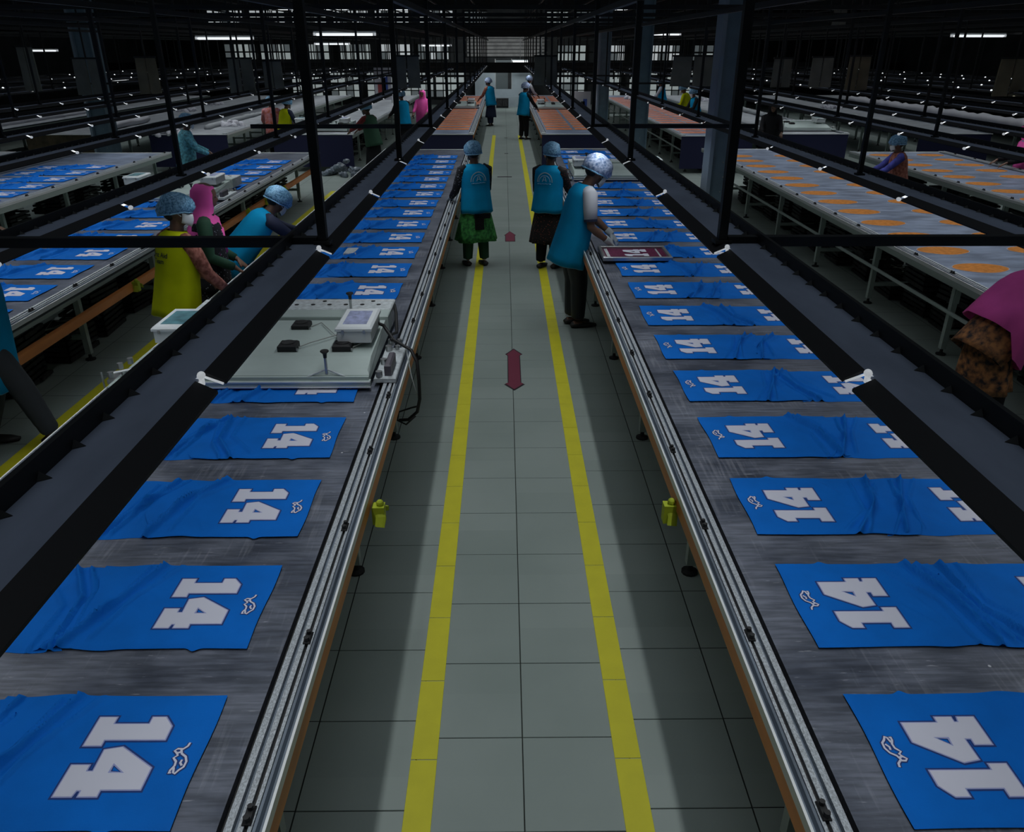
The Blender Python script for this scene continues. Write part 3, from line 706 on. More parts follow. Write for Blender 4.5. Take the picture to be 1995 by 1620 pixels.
jersey_rows('left aisle table', -0.85, -2.10, -1, 1.336, 21, 0.657, 0.64, 'blue jerseys on the left aisle table', 8)
jersey_rows('right aisle table', 1.03, 2.26, 1, 1.319, 22, 0.660, 0.64, 'blue jerseys on the right aisle table', 9)
jersey_rows('second left table', -3.73, -5.02, -1, 2.6, 18, 0.66, 0.64, 'blue jerseys on the second left table', 0)
jersey_rows('third left table', -6.52, -7.8, -1, 6.6, 11, 0.66, 0.64, 'blue jerseys on the third left table', 0)

# orange ovals and cloths on the right tables, orange cloths on the far ones
def oval_mesh(rx, ry, m, name):
    mb = MB(); pts = [(rx * math.cos(t) * (1 + .05 * math.cos(2 * t)), ry * math.sin(t) * (1 + .04 * math.sin(3 * t))) for t in [2 * PI * i / 36 for i in range(36)]]
    mb.zprism(pts, 0, 0.004); return mb.mesh(name, m)
ov = oval_mesh(0.235, 0.165, M_oval, 'oval'); ovr = oval_mesh(0.243, 0.171, mat('pale_oval_rim', (0.42, 0.42, 0.50), 0.7), 'rim')
for tn, xs, ys, n in (('second right table', (4.29, 5.19), 4.2, 17), ('third right table', (6.98, 7.86), 6.3, 14)):
    for ci, x in enumerate(xs):
        for k in range(n):
            o = link('oval_cloth', ov, None, (x, ys + 0.664 * k, ZT + 0.001)); o.rotation_euler = (0, 0, random.uniform(-.06, .06))
            tag(o, 'orange oval cloth, %s from the near end, %s column, %s' % (ORD[k], ('aisle-side', 'outer')[ci], tn), 'cloth', 'orange ovals on the ' + tn)
            r = link('rim', ovr, o, (0, 0, -0.0008))
fc = MB().bbox(0, 0.62, 0, 0.40, 0, 0.004, 0.001).mesh('orange_cloth', M_fab); fl_me = MB().box(0.03, 0.59, 0.30, 0.325, 0.004, 0.005).box(0.03, 0.59, 0.10, 0.12, 0.004, 0.005).mesh('printed_line', mat('red_brown_line', (0.30, 0.035, 0.03), 0.8))
fc2 = MB().bbox(0, 0.62, 0, 0.40, 0, 0.004, 0.001).mesh('salmon_cloth', M_pinkfab)
for tn, xs, ys, n, me, nm in (('far left aisle table', (-1.48, -2.08), 19.9, 22, fc, 'orange'), ('far right aisle table', (1.02, 1.72), 19.9, 22, fc, 'orange'), ('far column-side table', (4.12, 4.80), 19.0, 22, fc2, 'salmon')):
    for ci, x in enumerate(xs):
        for k in range(n):
            o = link(nm + '_cloth', me, None, (x, ys + 0.655 * k, ZT + 0.001))
            tag(o, '%s cloth, %s row from the near end, %s side, %s' % (nm, ORD[k], ('left', 'right')[(ci == 1) == (x > 0)], tn), 'cloth', '%s cloths on the %s' % (nm, tn))
            link('printed_line', fl_me, o)

# ------------------------------------------------------------------ curing machines
def machine(label, x_ai, x_fa, y0, full=True):
    s = 1 if x_fa > x_ai else -1; W = abs(x_fa - x_ai); t = thing('curing_machine', label, 'machine', (x_ai, y0, ZT))
    X = lambda v: s * v
    def bx(mb, a, b, *r, bev=None):
        if bev: return mb.bbox(min(X(a), X(b)), max(X(a), X(b)), *r, bev)
        return mb.box(min(X(a), X(b)), max(X(a), X(b)), *r)
    prof = [(0.02, 0.045), (0.02, 0.085), (0.05, 0.105), (0.20, 0.135), (0.83, 0.150), (0.86, 0.140), (0.86, 0.045)]
    n = len(prof); mb = MB(); vs = [(X(0.0 + (0.012 if z > .1 else 0)), y, z) for y, z in prof] + [(X(W - (0.012 if z > .1 else 0)), y, z) for y, z in prof]
    mb.add(vs, [(i, (i + 1) % n, (i + 1) % n + n, i + n) for i in range(n)] + [tuple(range(n))[::-1], tuple(range(n, 2 * n))]).build('hood', M_mach, t)
    bx(bx(MB(), -0.01, W + 0.02, -0.02, 0.02, 0.028, 0.062), 0.0, W, 0.0, 0.03, 0.062, 0.082).build('front_rail', M_mach, t)
    bx(bx(MB(), -0.012, W + 0.02, -0.026, -0.02, 0.024, 0.032), -0.01, W + .02, -0.024, -0.02, 0.054, 0.062).build('rail_lip', M_aluedge, t)
    bx(MB(), 0.0, W, 0.87, 1.02, 0.045, 0.165, bev=0.006).build('rear_box', M_mach, t)
    bp = bx(MB(), 0.0, W, 1.02, 1.27, 0.04, 0.165, bev=0.008).build('perforated_panel', M_machw, t)
    for i in range(10):
        for j in range(2):
            if j and i % 3: continue
            MB().tube([(X(0.10 + 0.115 * i + j * .05), 1.13 + j * 0.08, 0.163), (X(0.10 + 0.115 * i + j * .05), 1.13 + j * .08, 0.1675)], 0.016, 8).build('vent_hole', M_slot, bp)
    for (a, y) in ((0.54, 0.70), (0.53, 0.315), (0.20, 0.315)):
        f = MB().bbox(X(a) - 0.056, X(a) + 0.056, y - 0.052, y + 0.052, 0.138, 0.180, 0.010).build('fan', M_slot, t)
        MB().tube([(X(a), y, 0.180), (X(a), y, 0.184)], 0.040, 14).build('fan_grille', M_crate, f)
        for q in (-1, 1): MB().ball((X(a) + q * 0.062, y - q * 0.045, 0.150), 0.009, 6, 5).build('screw', M_chrome, f)
        if full: MB().tube([(X(a) - s * 0.06, y, 0.150), (X(a) - s * 0.12, y + 0.05, 0.16), (X(0.28), 0.50, 0.160), (X(0.235), 0.58, 0.19)], 0.0032, 6).build('fan_wire', M_wire, f)
    for (a, y, z0, tall) in ((0.245, 0.03, 0.09, 0.145), (0.27, 1.00, 0.16, 0.13)):
        k = MB().tube([(X(a), y, z0), (X(a), y, z0 + tall - 0.02)], 0.009, 8).build('lift_rod', M_chrome, t)
        z1 = z0 + tall
        MB().tube([(X(a), y, z1 - .045), (X(a), y, z1 - .02), (X(a), y, z1 - .006), (X(a), y, z1)], [0.010, 0.012, 0.026, 0.023], 12).build('knob', M_slot, k)
        if y < 0.2:
            for q in (-1, 1): MB().tube([(X(a), y, z0 + .03), (X(a) + q * 0.11, y - 0.02, z0 - 0.01)], 0.005, 6).build('brace', M_machw, k)
    for a, y, m in ((0.02, 0.32, M_screen), (W - 0.23, 0.33, M_teal)):
        z0 = 0.175; ww, dd = 0.215, 0.36
        b = bx(MB(), a + 0.005, a + ww - 0.005, y, y + dd, z0, z0 + 0.075, bev=0.004).build('control_box', M_white, t)
        bx(MB(), a - 0.004, a + ww + 0.004, y - 0.01, y + dd + 0.01, z0 + 0.075, z0 + 0.102, bev=0.012).build('lid', M_white, b)
        bx(MB(), a + 0.035, a + ww - 0.035, y + 0.05, y + dd - 0.05, z0 + 0.102, z0 + 0.104).build('display', m, b)
        for q in (0.2, 0.8): bx(MB(), a + ww * q - 0.008, a + ww * q + 0.008, y - 0.014, y - 0.01, z0 + 0.06, z0 + 0.085).build('latch', M_chrome, b)
        bx(MB(), a + 0.03, a + 0.15, y + 0.08, y + 0.26, 0.13, z0).build('bracket', M_mach, b)
    c = bx(MB(), -0.15, -0.02, 0.05, 0.56, 0.025, 0.055, bev=0.006).build('carriage_plate', M_machw, t)
    for y in (0.07, 0.27, 0.50, 0.62):
        MB().tube([(X(-0.05), y, 0.05), (X(-0.05), y, 0.09)], 0.020, 10).tube([(X(-0.10), y + .03, 0.05), (X(-0.10), y + .03, 0.08)], 0.014, 10).build('roller', M_chrome, c)
    bx(MB(), -0.12, -0.08, 0.08, 0.30, 0.055, 0.125, bev=0.01).build('motor', mat('dark_motor', (0.10, 0.09, 0.11), 0.5), c)
    bx(MB(), W + 0.02, W + 0.12, -0.07, 0.54, 0.035, 0.060, bev=0.006).build('side_plate', M_mach, t)
    br = MB()
    for (a, y, z) in ((W + 0.09, 0.10, 0.05), (W + 0.15, 0.06, 0.06), (W + 0.13, 0.15, 0.08), (W + 0.08, 0.18, 0.10)): br.tube([(X(a), y, z), (X(a), y, z + 0.035)], 0.017, 8)
    br.tube([(X(W + .02), 0.10, 0.10), (X(W + 0.13), 0.06, 0.09)], 0.008, 6).tube([(X(W + .18), .02, 0.0), (X(W + .18), .02, 0.11)], 0.006, 6).box(min(X(W + .02), X(W + .17)), max(X(W + .02), X(W + .17)), 0.04, 0.20, 0.025, 0.05)
    br.build('end_bracket', M_chrome, t)
    if full:
        def cable(pts, r, m=M_slot, nm='cable'): MB().tube([(X(a), y, z) for a, y, z in pts], r, 8).build(nm, m, t, True)
        cable([(0.03, 0.62, 0.20), (0.00, 0.66, 0.17), (-0.04, 0.60, 0.14), (-0.08, 0.52, 0.12), (-0.14, 0.46, 0.11), (-0.20, 0.42, 0.09), (-0.24, 0.37, 0.03), (-0.25, 0.33, -0.08), (-0.25, 0.32, -0.20), (-0.23, 0.32, -0.29), (-0.17, 0.32, -0.345), (-0.11, 0.32, -0.35)], 0.011)
        cable([(0.0, 1.20, 0.14), (-0.03, 1.05, 0.13), (-0.05, 0.9, 0.10), (-0.07, 0.75, 0.09), (-0.05, 0.62, 0.12), (-0.07, 0.52, 0.12)], 0.011)
        cable([(-0.17, 0.44, 0.08), (-0.20, 0.36, -0.06), (-0.245, 0.32, -0.22)], 0.0035, M_machw)
        cable([(-0.24, 0.32, -0.25), (-0.19, 0.36, -0.28), (-0.11, 0.34, -0.30), (-0.10, 0.32, -0.35), (-0.16, 0.28, -0.36), (-0.22, 0.30, -0.31)], 0.006)
    return t
machine('large grey-green curing machine on the left aisle table', -0.79, -2.15, 4.15)
machine('curing machine on the second left table behind the post', -3.75, -5.0, 10.2, False)
machine('curing machine on the right aisle table behind the bending man', 1.03, 2.4, 11.9, False)
machine('far curing machine at the end of the left aisle table', -0.95, -1.95, 27.0, False)
machine('far curing machine at the end of the right aisle table', 1.05, 2.3, 26.6, False)
machine('far curing machine on the third right table', 6.35, 7.7, 19.4, False)
machine('far curing machine on the second left far table', -3.7, -5.0, 19.4, False)

# print screen frame handled by the man
sf = thing('screen_frame', 'maroon-mesh print screen with white 14 under the bending man\'s hands', 'screen frame', (0.90, 7.03, ZT + 0.03))
W_, D_ = 0.64, 0.46
for a in ((0, W_, 0, 0.03), (0, W_, D_ - 0.03, D_), (0, 0.03, 0.03, D_ - .03), (W_ - .03, W_, 0.03, D_ - .03)): MB().bbox(*a, 0, 0.035, 0.004).build('frame_bar', M_chrome, sf)
msh = MB().box(0.03, W_ - .03, 0.03, D_ - .03, 0.010, 0.013).build('mesh_panel', M_maroon, sf)
MB().box(0.05, 0.08, 0.06, D_ - .06, 0.014, 0.020).box(W_ - .10, W_ - .085, 0.06, D_ - .06, 0.014, 0.018).build('squeegee_edge', M_machw, sf)
nm = link('number', num_me, msh, (0.10, 0.02, 0.012))
pc = MB().bbox(-0.8 - 0.02, -0.8 + 0.10, 0, 0.22, 0, 0.03).mesh('grey_pad', M_machw)
gp = link('scraper', pc, None, (-0.72, 7.35, ZT + 0.003)); tag(gp, 'pale grey scraper block on the left table beside the tray joint', 'scraper')

# ribbons on beams, things under tables
for (x, y, z, lab) in ((-0.575, 2.98, 0.70, 'yellow-green ribbon tied on the left aisle beam'), (0.735, 2.98, 0.70, 'yellow-green ribbon tied on the right aisle beam'),
                  (-3.47, 7.15, 0.57, 'yellow-green ribbon on the low orange beam, nearest'), (-3.47, 10.7, 0.57, 'yellow-green ribbon on the low orange beam, middle'), (-3.47, 11.6, 0.57, 'yellow-green ribbon on the low orange beam, next to the farthest'), (-3.47, 12.6, 0.57, 'yellow-green ribbon on the low orange beam, farthest')):
    t = thing('ribbon', lab, 'ribbon', (x, y, z))
    MB().box(-0.025, 0.03, -0.025, 0.025, -0.045, 0.045).build('wrap', M_greenyel, t)
    MB().tube([(0, 0, 0.04), (0.02, 0.05, 0.01), (0.012, 0.08, -0.03)], [(0.022, 0.004)] * 3, 6).build('tail', M_greenyel, t)
    MB().tube([(0, 0, 0.04), (0.015, -0.03, 0.0), (0.01, -0.05, -0.04)], [(0.022, 0.004)] * 3, 6).build('tail', M_greenyel, t)
    MB().ball((0.01, 0, 0.055), 0.018, 8, 6).build('knot', M_greenyel, t)
def crate_meshes():
    out = []
    for seed in range(3):
        r = random.Random(seed); m = MB(); w_, d_, h_ = 0.42, 0.50, 0.26
        for i in range(5): 
            z = 0.01 + i * 0.05; m.box(-w_ / 2, w_ / 2, -d_ / 2, -d_ / 2 + 0.02, z, z + 0.03).box(-w_ / 2, w_ / 2, d_ / 2 - 0.02, d_ / 2, z, z + 0.03).box(-w_ / 2, -w_ / 2 + 0.02, -d_ / 2, d_ / 2, z, z + 0.03).box(w_ / 2 - 0.02, w_ / 2, -d_ / 2, d_ / 2, z, z + 0.03)
        m.box(-w_ / 2, w_ / 2, -d_ / 2, d_ / 2, 0, 0.01)
        b = MB()
        for i in range(7):
            a = r.uniform(-.15, .15); c = r.uniform(-.2, .2); b.box(a - .1, a + .1, c - .1, c + .1, 0.01 + i * 0.03, 0.035 + i * 0.032)
        wq = MB()
        for i in range(4): wq.tube([(r.uniform(-.2, .2), r.uniform(-.22, .22), 0.27 + .01 * i) for _ in range(3)], 0.004, 4)
        out.append((m.mesh('side_slats', M_crate), b.mesh('contents', mat('dark_bundle', (0.03, 0.028, 0.026), 0.8, 0, 0.6, 14)), wq.mesh('loose_wire', M_wire)))
    return out
CM = crate_meshes()
def crates(xc, y0, y1, tn, s):
    k = 0; y = y0
    while y < y1:
        for lv in range(2 if k % 3 else 1):
            t = thing('crate', '%s dark slatted crate from the near end under the %s%s' % (ORD[k % 28], tn, ', upper' if lv else ''), 'crate', (xc + random.uniform(-.06, .06), y, 0.01 + lv * 0.285), random.uniform(-.12, .12), 'crates under the ' + tn)
            a, b, c = CM[(k + lv) % 3]; link('side_slats', a, t); link('contents', b, t); link('loose_wire', c, t)
        y += random.uniform(0.62, 0.85); k += 1
crates(-4.15, 4.4, 14.5, 'second left table', -1); crates(4.62, 4.6, 15.0, 'second right table', 1); crates(-6.95, 7.2, 15, 'third left table', -1); crates(7.3, 7.2, 15, 'third right table', 1)
crates(4.75, 18.9, 26, 'far column-side table', 1); crates(-4.2, 20.5, 27, 'far second left table', -1)

# grey plastic heap beside the far navy table end, white cloth rolls and piles on the outer tables
def heap(x, y, z, r, m, name, label, n=26, flat=1.0):
    b = MB(); rr = random.Random(int(abs(x * 10)))
    for i in range(n):
        a = rr.uniform(0, 2 * PI); d = rr.random() ** 0.6 * r; b.ball((d * math.cos(a), d * math.sin(a), max(0.02, (r - d) * 0.6 * flat * rr.uniform(.4, 1))), (rr.uniform(.05, .12), rr.uniform(.05, .12), rr.uniform(.03, .10)), 7, 5, Matrix.Rotation(rr.uniform(0, 3), 3, Vector((rr.random(), rr.random(), 1)).normalized()))
    o = b.build(name, m, None); o.location = (x, y, z); tag(o, label, 'heap'); return o
heap(-3.55, 18.2, 0, 0.55, mat('crumpled_grey_sheet', (0.16, 0.19, 0.23), 0.35, 0, 0.5, 12), 'plastic_heap', 'crumpled grey plastic sheet heap on the floor beside the navy table end')
def roll(x, y0, y1, z, r, m, label):
    b = MB(); n = int((y1 - y0) / 0.25); rr = random.Random(int(y0 * 7))
    pts = [(rr.uniform(-.02, .02), (y1 - y0) * i / n, rr.uniform(-.01, .02)) for i in range(n + 1)]
    b.tube(pts, [(r * rr.uniform(.7, 1.2), r * rr.uniform(.6, 1.1)) for _ in pts], 8); o = b.build('cloth_roll', m, None, True); o.location = (x, y0, z); tag(o, label, 'cloth roll')
M_wc = mat('white_cloth', (0.62, 0.62, 0.68), 0.8); M_wd = mat('dull_white_cloth', (0.32, 0.34, 0.36), 0.8)
roll(12.9, 19.5, 31.0, 0.86, 0.13, M_wc, 'long bright lumpy white cloth roll by the right wall')
roll(9.75, 12.2, 15.4, 0.84, 0.05, M_wc, 'thin white cloth roll on the fourth right table, nearer')
roll(9.75, 19, 27, 0.84, 0.07, M_wd, 'dull white cloth roll on the far fourth right table')
roll(7.4, 22, 27, 0.86, 0.07, M_wd, 'dull white cloth roll on the far third right table')
roll(11.6 - 1.0, 9.5, 12.0, 0.84, 0.07, M_wd, 'dull cloth roll at the right edge of the frame')
roll(-9.6, 10.5, 14.5, 0.84, 0.05, M_wd, 'dull cloth roll on the fourth left table, nearer')
roll(-9.5, 19.3, 22, 0.88, 0.12, M_wc, 'white cloth roll on the far fourth left table')
roll(-7.2, 20, 25, 0.84, 0.07, M_wd, 'dull cloth roll on the far third left table')
roll(-12.7, 20, 27, 0.86, 0.12, M_wc, 'bright white cloth roll by the left wall')
roll(-10.2, 14.0, 15.4, 0.86, 0.09, M_wc, 'short white cloth roll at the end of the near fourth left table')
for (x, y, lab) in ((-6.9, 21.0, 'low white cloth pile on the far third left table'), (-7.6, 18.9, 'white cloth pile at the navy table end on the left'), (-9.9, 26, 'white cloth pile on the far fourth left table'), (-10.1, 29, 'farthest white cloth pile on the fourth left table'), (10.6, 27, 'white cloth pile on the far fourth right table'), (4.9, 32, 'white cloth pile near the far right windows'), (7.2, 31, 'white cloth pile on the far third right table')):
    heap(x, y, 0.80, 0.4, M_wc, 'cloth_pile', lab, 16, 0.5)
for (x, y, cx, lab) in ((-4.3, 30, (.5, .5, .55), 'standing white board on the far second left table'), (2.85, 30.5, (0.6, 0.62, 0.7), 'upright notice board beside the far column')):
    t = thing('notice_board', lab, 'board', (x, y, 0 if x > 0 else ZT + 0.0))
    MB().box(-0.3, 0.3, -0.02, 0.02, 0.1, 1.15).build('panel', mat('board_white', cx, 0.6), t)
    for q, cc in ((-0.12, (0.35, .06, .06)), (0.1, (0.05, 0.1, .4)), (0.02, (.02, .02, .02))): MB().box(q - .07, q + .07, -0.026, -0.02, 0.3 + q, 0.8 + q).build('poster', mat('poster_%d' % int(cc[0] * 100), cc, 0.6), t)
    for q in (-.28, .28): MB().box(q - .015, q + .015, -0.015, 0.015, 0, 0.15).build('leg', M_legs, t)

# ------------------------------------------------------------------ people
M_skin = mat('brown_skin', (0.16, 0.085, 0.055), 0.55, 0, 0.06, 20)
M_hair = mat('black_hair', (0.006, 0.005, 0.005), 0.6)
M_vest = mat('blue_vest', (0.003, 0.29, 0.56), 0.75, 0, 0.07, 6, spec=0.1)
M_vedge = mat('vest_binding', (0.14, 0.38, 0.55), 0.7)
M_yvest = mat('yellow_green_vest', (0.42, 0.47, 0.004), 0.75, 0, 0.10, 5, spec=0.1)
M_yedge = mat('yellow_vest_binding', (0.55, 0.62, 0.18), 0.7)
M_net = mat('blue_hair_net', (0.03, 0.13, 0.26), 0.6, 0, 0, 70, col2=(0.25, 0.50, 0.72))
M_netw = mat('white_blue_hair_net', (0.10, 0.20, 0.45), 0.6, 0, 0, 45, col2=(0.65, 0.75, 0.95))
M_mask = mat('white_face_mask', (0.62, 0.66, 0.68), 0.7)
M_glove = mat('pale_glove', (0.42, 0.46, 0.48), 0.7)
M_wshirt = mat('white_shirt', (0.50, 0.52, 0.58), 0.8)
M_blackc = mat('black_cloth', (0.010, 0.010, 0.012), 0.8, spec=0.2)
M_trous = mat('black_trousers', (0.010, 0.012, 0.018), 0.5, spec=0.4)
M_grey = mat('grey_trousers', (0.035, 0.04, 0.048), 0.8)
M_pink = mat('pink_scarf', (0.95, 0.11, 0.47), 0.8, 0, 0.15, 3)
M_green = mat('green_print_skirt', (0.012, 0.10, 0.025), 0.8, 0, 0, 26, col2=(0.06, 0.33, 0.07))
M_dgreen = mat('green_legging', (0.012, 0.06, 0.03), 0.8)
M_navyc = mat('navy_cloth', (0.008, 0.014, 0.045), 0.8)
M_rust = mat('rust_print_cloth', (0.16, 0.045, 0.025), 0.8, 0, 0, 30, col2=(0.42, 0.16, 0.12))
M_redc = mat('dark_red_cloth', (0.16, 0.01, 0.012), 0.8); M_ltb = mat('pale_blue_cloth', (0.10, 0.34, 0.42), 0.8, 0, 0.5, 25)
M_orangec = mat('orange_red_cloth', (0.45, 0.09, 0.03), 0.8, 0, 0, 16, col2=(0.55, 0.25, 0.30)); M_purple = mat('violet_blue_scarf', (0.06, 0.07, 0.38), 0.8, 0, 0.4, 12)
M_kurta = mat('patterned_kurta', (0.012, 0.010, 0.014), 0.8, 0, 0, 22, col2=(0.36, 0.15, 0.05)); M_shoe = mat('dark_shoe', (0.012, 0.011, 0.011), 0.5)
M_eye = mat('eye_dark', (0.01, 0.008, 0.008), 0.2)
def dotted(name, base, dot, scale, th):
    m = bpy.data.materials.new(name); m.use_nodes = True; N = m.node_tree.nodes; L = m.node_tree.links; b = N['Principled BSDF']
    g = N.new('ShaderNodeNewGeometry'); v = N.new('ShaderNodeTexVoronoi'); v.inputs['Scale'].default_value = scale; L.new(g.outputs['Position'], v.inputs['Vector'])
    r = N.new('ShaderNodeValToRGB'); r.color_ramp.elements[0].color = (*dot, 1); r.color_ramp.elements[1].color = (*base, 1); r.color_ramp.elements[0].position = th; r.color_ramp.elements[1].position = th + 0.05
    L.new(v.outputs['Distance'], r.inputs[0]); L.new(r.outputs[0], b.inputs['Base Color']); b.inputs['Roughness'].default_value = 0.85; MAT[name] = m; return m
M_dots = dotted('dark_dotted_dress', (0.008, 0.006, 0.007), (0.28, 0.07, 0.04), 42, 0.20)
M_dots2 = dotted('black_white_dot_cloth', (0.008, 0.008, 0.012), (0.35, 0.38, 0.45), 38, 0.16)

def person(label, loc, rz, Ht=1.58, lean=6, headp=15, headturn=0, hands=((0.20, 0.38, 0.90), (-0.20, 0.38, 0.90)), feet=((0.09, 0.03), (-0.09, -0.03)), lat=0,
           vest=M_vest, vedge=M_vedge, sleeve=(M_blackc, 1.9), torso=None, skirt=None, legs=M_trous, head='net', net=M_net, glove=None, mask=True,
           emblem=None, fine=False, shawl=None, vest_low=0.47, name='person', tail=None):
    t = thing(name, label, 'person', loc, math.radians(rz)); h = Ht
    d = Vector((math.sin(math.radians(lat)), math.sin(math.radians(lean)), math.cos(math.radians(lean)))).normalized()
    R = Vector((1, 0, 0)); R = (R - d * R.dot(d)).normalized(); Fw = d.cross(R)          # forward, since R x up = -forward
    Fw = (Vector((0, 1, 0)) - d * d.y).normalized()
    P = Vector((0, -math.sin(math.radians(lean)) * 0.10 * h, 0.52 * h)); N = P + d * 0.315 * h
    hp = math.radians(lean * 0.75 + headp); ht = math.radians(headturn)
    hd = Vector((math.sin(math.radians(lat)) * 0.6, math.sin(hp), math.cos(hp))).normalized()
    fh = Vector((math.sin(ht), math.cos(ht), 0)); fh = (fh - hd * fh.dot(hd)).normalized(); rh = fh.cross(hd)
    Hc = N + hd * 0.098 * h
    voxel = 0.0075 if fine else 0.013
    if not fine and (Vector(loc).length > 12): voxel = 0.02
    b = MB(); sg = 14
    b.tube([P - d * 0.06 * h, P, P + d * 0.09 * h, P + d * 0.2 * h, P + d * 0.27 * h, P + d * 0.30 * h], [(0.09 * h, 0.065 * h), (0.098 * h, 0.07 * h), (0.080 * h, 0.058 * h), (0.095 * h, 0.062 * h), (0.10 * h, 0.055 * h), (0.05 * h, 0.04 * h)], sg, R)
    b.tube([N - d * 0.03 * h, N + hd * 0.06 * h], [0.036 * h, 0.032 * h], 10)
    rotm = Matrix((rh, fh, hd)).transposed()
    # head: skull, jaw, nose, ears, chin, brow
    b.ball(Hc + hd * 0.010 * h - fh * 0.006 * h, (0.054 * h, 0.065 * h, 0.062 * h), 16, 12, rotm)
    b.tube([Hc + fh * 0.012 * h, Hc + fh * 0.022 * h - hd * 0.035 * h, Hc + fh * 0.030 * h - hd * 0.062 * h], [(0.043 * h, 0.045 * h), (0.038 * h, 0.036 * h), (0.020 * h, 0.018 * h)], 12, rh)
    b.tube([Hc + fh * 0.052 * h + hd * 0.008 * h, Hc + fh * 0.066 * h - hd * 0.018 * h], [0.006 * h, 0.010 * h], 8)
    b.ball(Hc + fh * 0.056 * h - hd * 0.036 * h, (0.016 * h, 0.008 * h, 0.007 * h), 8, 6, rotm)
    for s in (-1, 1): b.ball(Hc + rh * s * 0.050 * h - hd * 0.008 * h, (0.006 * h, 0.012 * h, 0.019 * h), 8, 6, rotm)
    arms = []
    for s, hnd in ((1, hands[0]), (-1, hands[1])):
        S = P + d * 0.275 * h + R * s * 0.112 * h; T_ = Vector(hnd); l1, l2 = 0.172 * h, 0.150 * h
        v = T_ - S; dist = min(v.length, (l1 + l2) * 0.995); u = v.normalized(); T_ = S + u * dist
        a = (l1 * l1 - l2 * l2 + dist * dist) / (2 * dist); hh = math.sqrt(max(l1 * l1 - a * a, 0))
        pole = Vector((s * 0.35, -0.6, -0.8)); pole = (pole - u * pole.dot(u)).normalized(); E = S + u * a + pole * hh
        b.tube([S - R * s * 0.03 * h, S, (S + E) / 2, E, (E * 2 + T_) / 3, (E + 2 * T_) / 3, T_], [0.030 * h, 0.032 * h, 0.028 * h, 0.023 * h, 0.024 * h, 0.019 * h, 0.0155 * h], 10)
        arms.append((S, E, T_, s))
    def hand(mb, S, E, T_, s, g=1.0):
        fd = (T_ - E).normalized(); fd = (fd + Vector((0, 0, -0.35))).normalized(); side = fd.cross(Vector((0, 0, 1))).normalized() * s; up = side.cross(fd).normalized()
        if up.z < 0: up = -up
        pl = 0.058 * h
        mb.tube([T_ - fd * 0.01 * h, T_ + fd * pl * 0.5, T_ + fd * pl], [(0.017 * h * g, 0.011 * h * g), (0.024 * h * g, 0.010 * h * g), (0.023 * h * g, 0.009 * h * g)], 10, side)
        for i, (o_, ln) in enumerate(((-0.018, 0.042), (-0.006, 0.048), (0.006, 0.045), (0.018, 0.035))):
            p0 = T_ + fd * pl * 0.85 + side * o_ * h; p1 = p0 + (fd * 0.9 + side * o_ * 6 - up * 0.15).normalized() * ln * 0.5 * h; p2 = p1 + (fd * 0.75 - up * 0.7).normalized() * ln * 0.35 * h; p3 = p2 + (fd * 0.35 - up * 1).normalized() * ln * 0.28 * h
            mb.tube([p0, p1, p2, p3], [0.0062 * h * g, 0.0058 * h * g, 0.0052 * h * g, 0.0042 * h * g], 7)
        q0 = T_ + fd * pl * 0.25 - side * 0.018 * h; q1 = q0 + (fd * 0.7 - side * 0.8 - up * 0.2).normalized() * 0.026 * h; q2 = q1 + (fd * 1.0 - side * 0.1 - up * 0.4).normalized() * 0.022 * h
        mb.tube([q0, q1, q2], [0.0085 * h * g, 0.0068 * h * g, 0.005 * h * g], 7)
    for A in arms: hand(b, *A)
    legsj = []
    for s, ft in ((1, feet[0]), (-1, feet[1])):
        Hj = P + Vector((s * 0.052 * h, 0, -0.03 * h)); A = Vector((ft[0], ft[1], 0.05 * h)); K = (Hj + A) / 2 + Vector((0, 0.018 * h, 0.01 * h))
        b.tube([Hj, (Hj + K) / 2, K, (K * 2 + A) / 3, A], [0.052 * h, 0.045 * h, 0.033 * h, 0.032 * h, 0.021 * h], 12)
        b.tube([A + Vector((0, -0.03 * h, -0.028 * h)), A + Vector((0, 0.02 * h, -0.030 * h)), A + Vector((0, 0.09 * h, -0.038 * h))], [(0.022 * h, 0.020 * h), (0.027 * h, 0.018 * h), (0.022 * h, 0.010 * h)], 10, (1, 0, 0))
        legsj.append((Hj, K, A, s))
    link('body', remesh(b, 'body', M_skin, voxel, 2), t)
    # trousers / leggings and shoes
    tb = MB(); tb.tube([P + d * 0.03 * h, P - Vector((0, 0, 0.03 * h)), P - Vector((0, 0, 0.07 * h))], [(0.088 * h, 0.070 * h), (0.104 * h, 0.076 * h), (0.09 * h, 0.07 * h)], 14, R)
    for Hj, K, A, s in legsj:
        tb.tube([Hj + Vector((0, 0, 0.01)), (Hj + K) / 2, K, (K + A) / 2, A + Vector((0, 0, 0.015))], [0.066 * h, 0.062 * h, 0.052 * h, 0.047 * h, 0.041 * h], 12)
    link('trousers', remesh(tb, 'trousers', legs, 0.014 if fine else 0.022, 2), t)
    for Hj, K, A, s in legsj:
        sb = MB(); g = Vector((A.x, A.y, 0))
        sb.tube([g + Vector((0, -0.045 * h, 0.022)), g + Vector((0, -0.03 * h, 0.030)), g + Vector((0, 0.02 * h, 0.032)), g + Vector((0, 0.07 * h, 0.024)), g + Vector((0, 0.115 * h, 0.017))], [(0.015 * h, 0.016), (0.026 * h, 0.028), (0.029 * h, 0.030), (0.031 * h, 0.022), (0.014 * h, 0.012)], 12, (1, 0, 0))
        sh_ = sb.build('shoe', M_shoe, t, True)
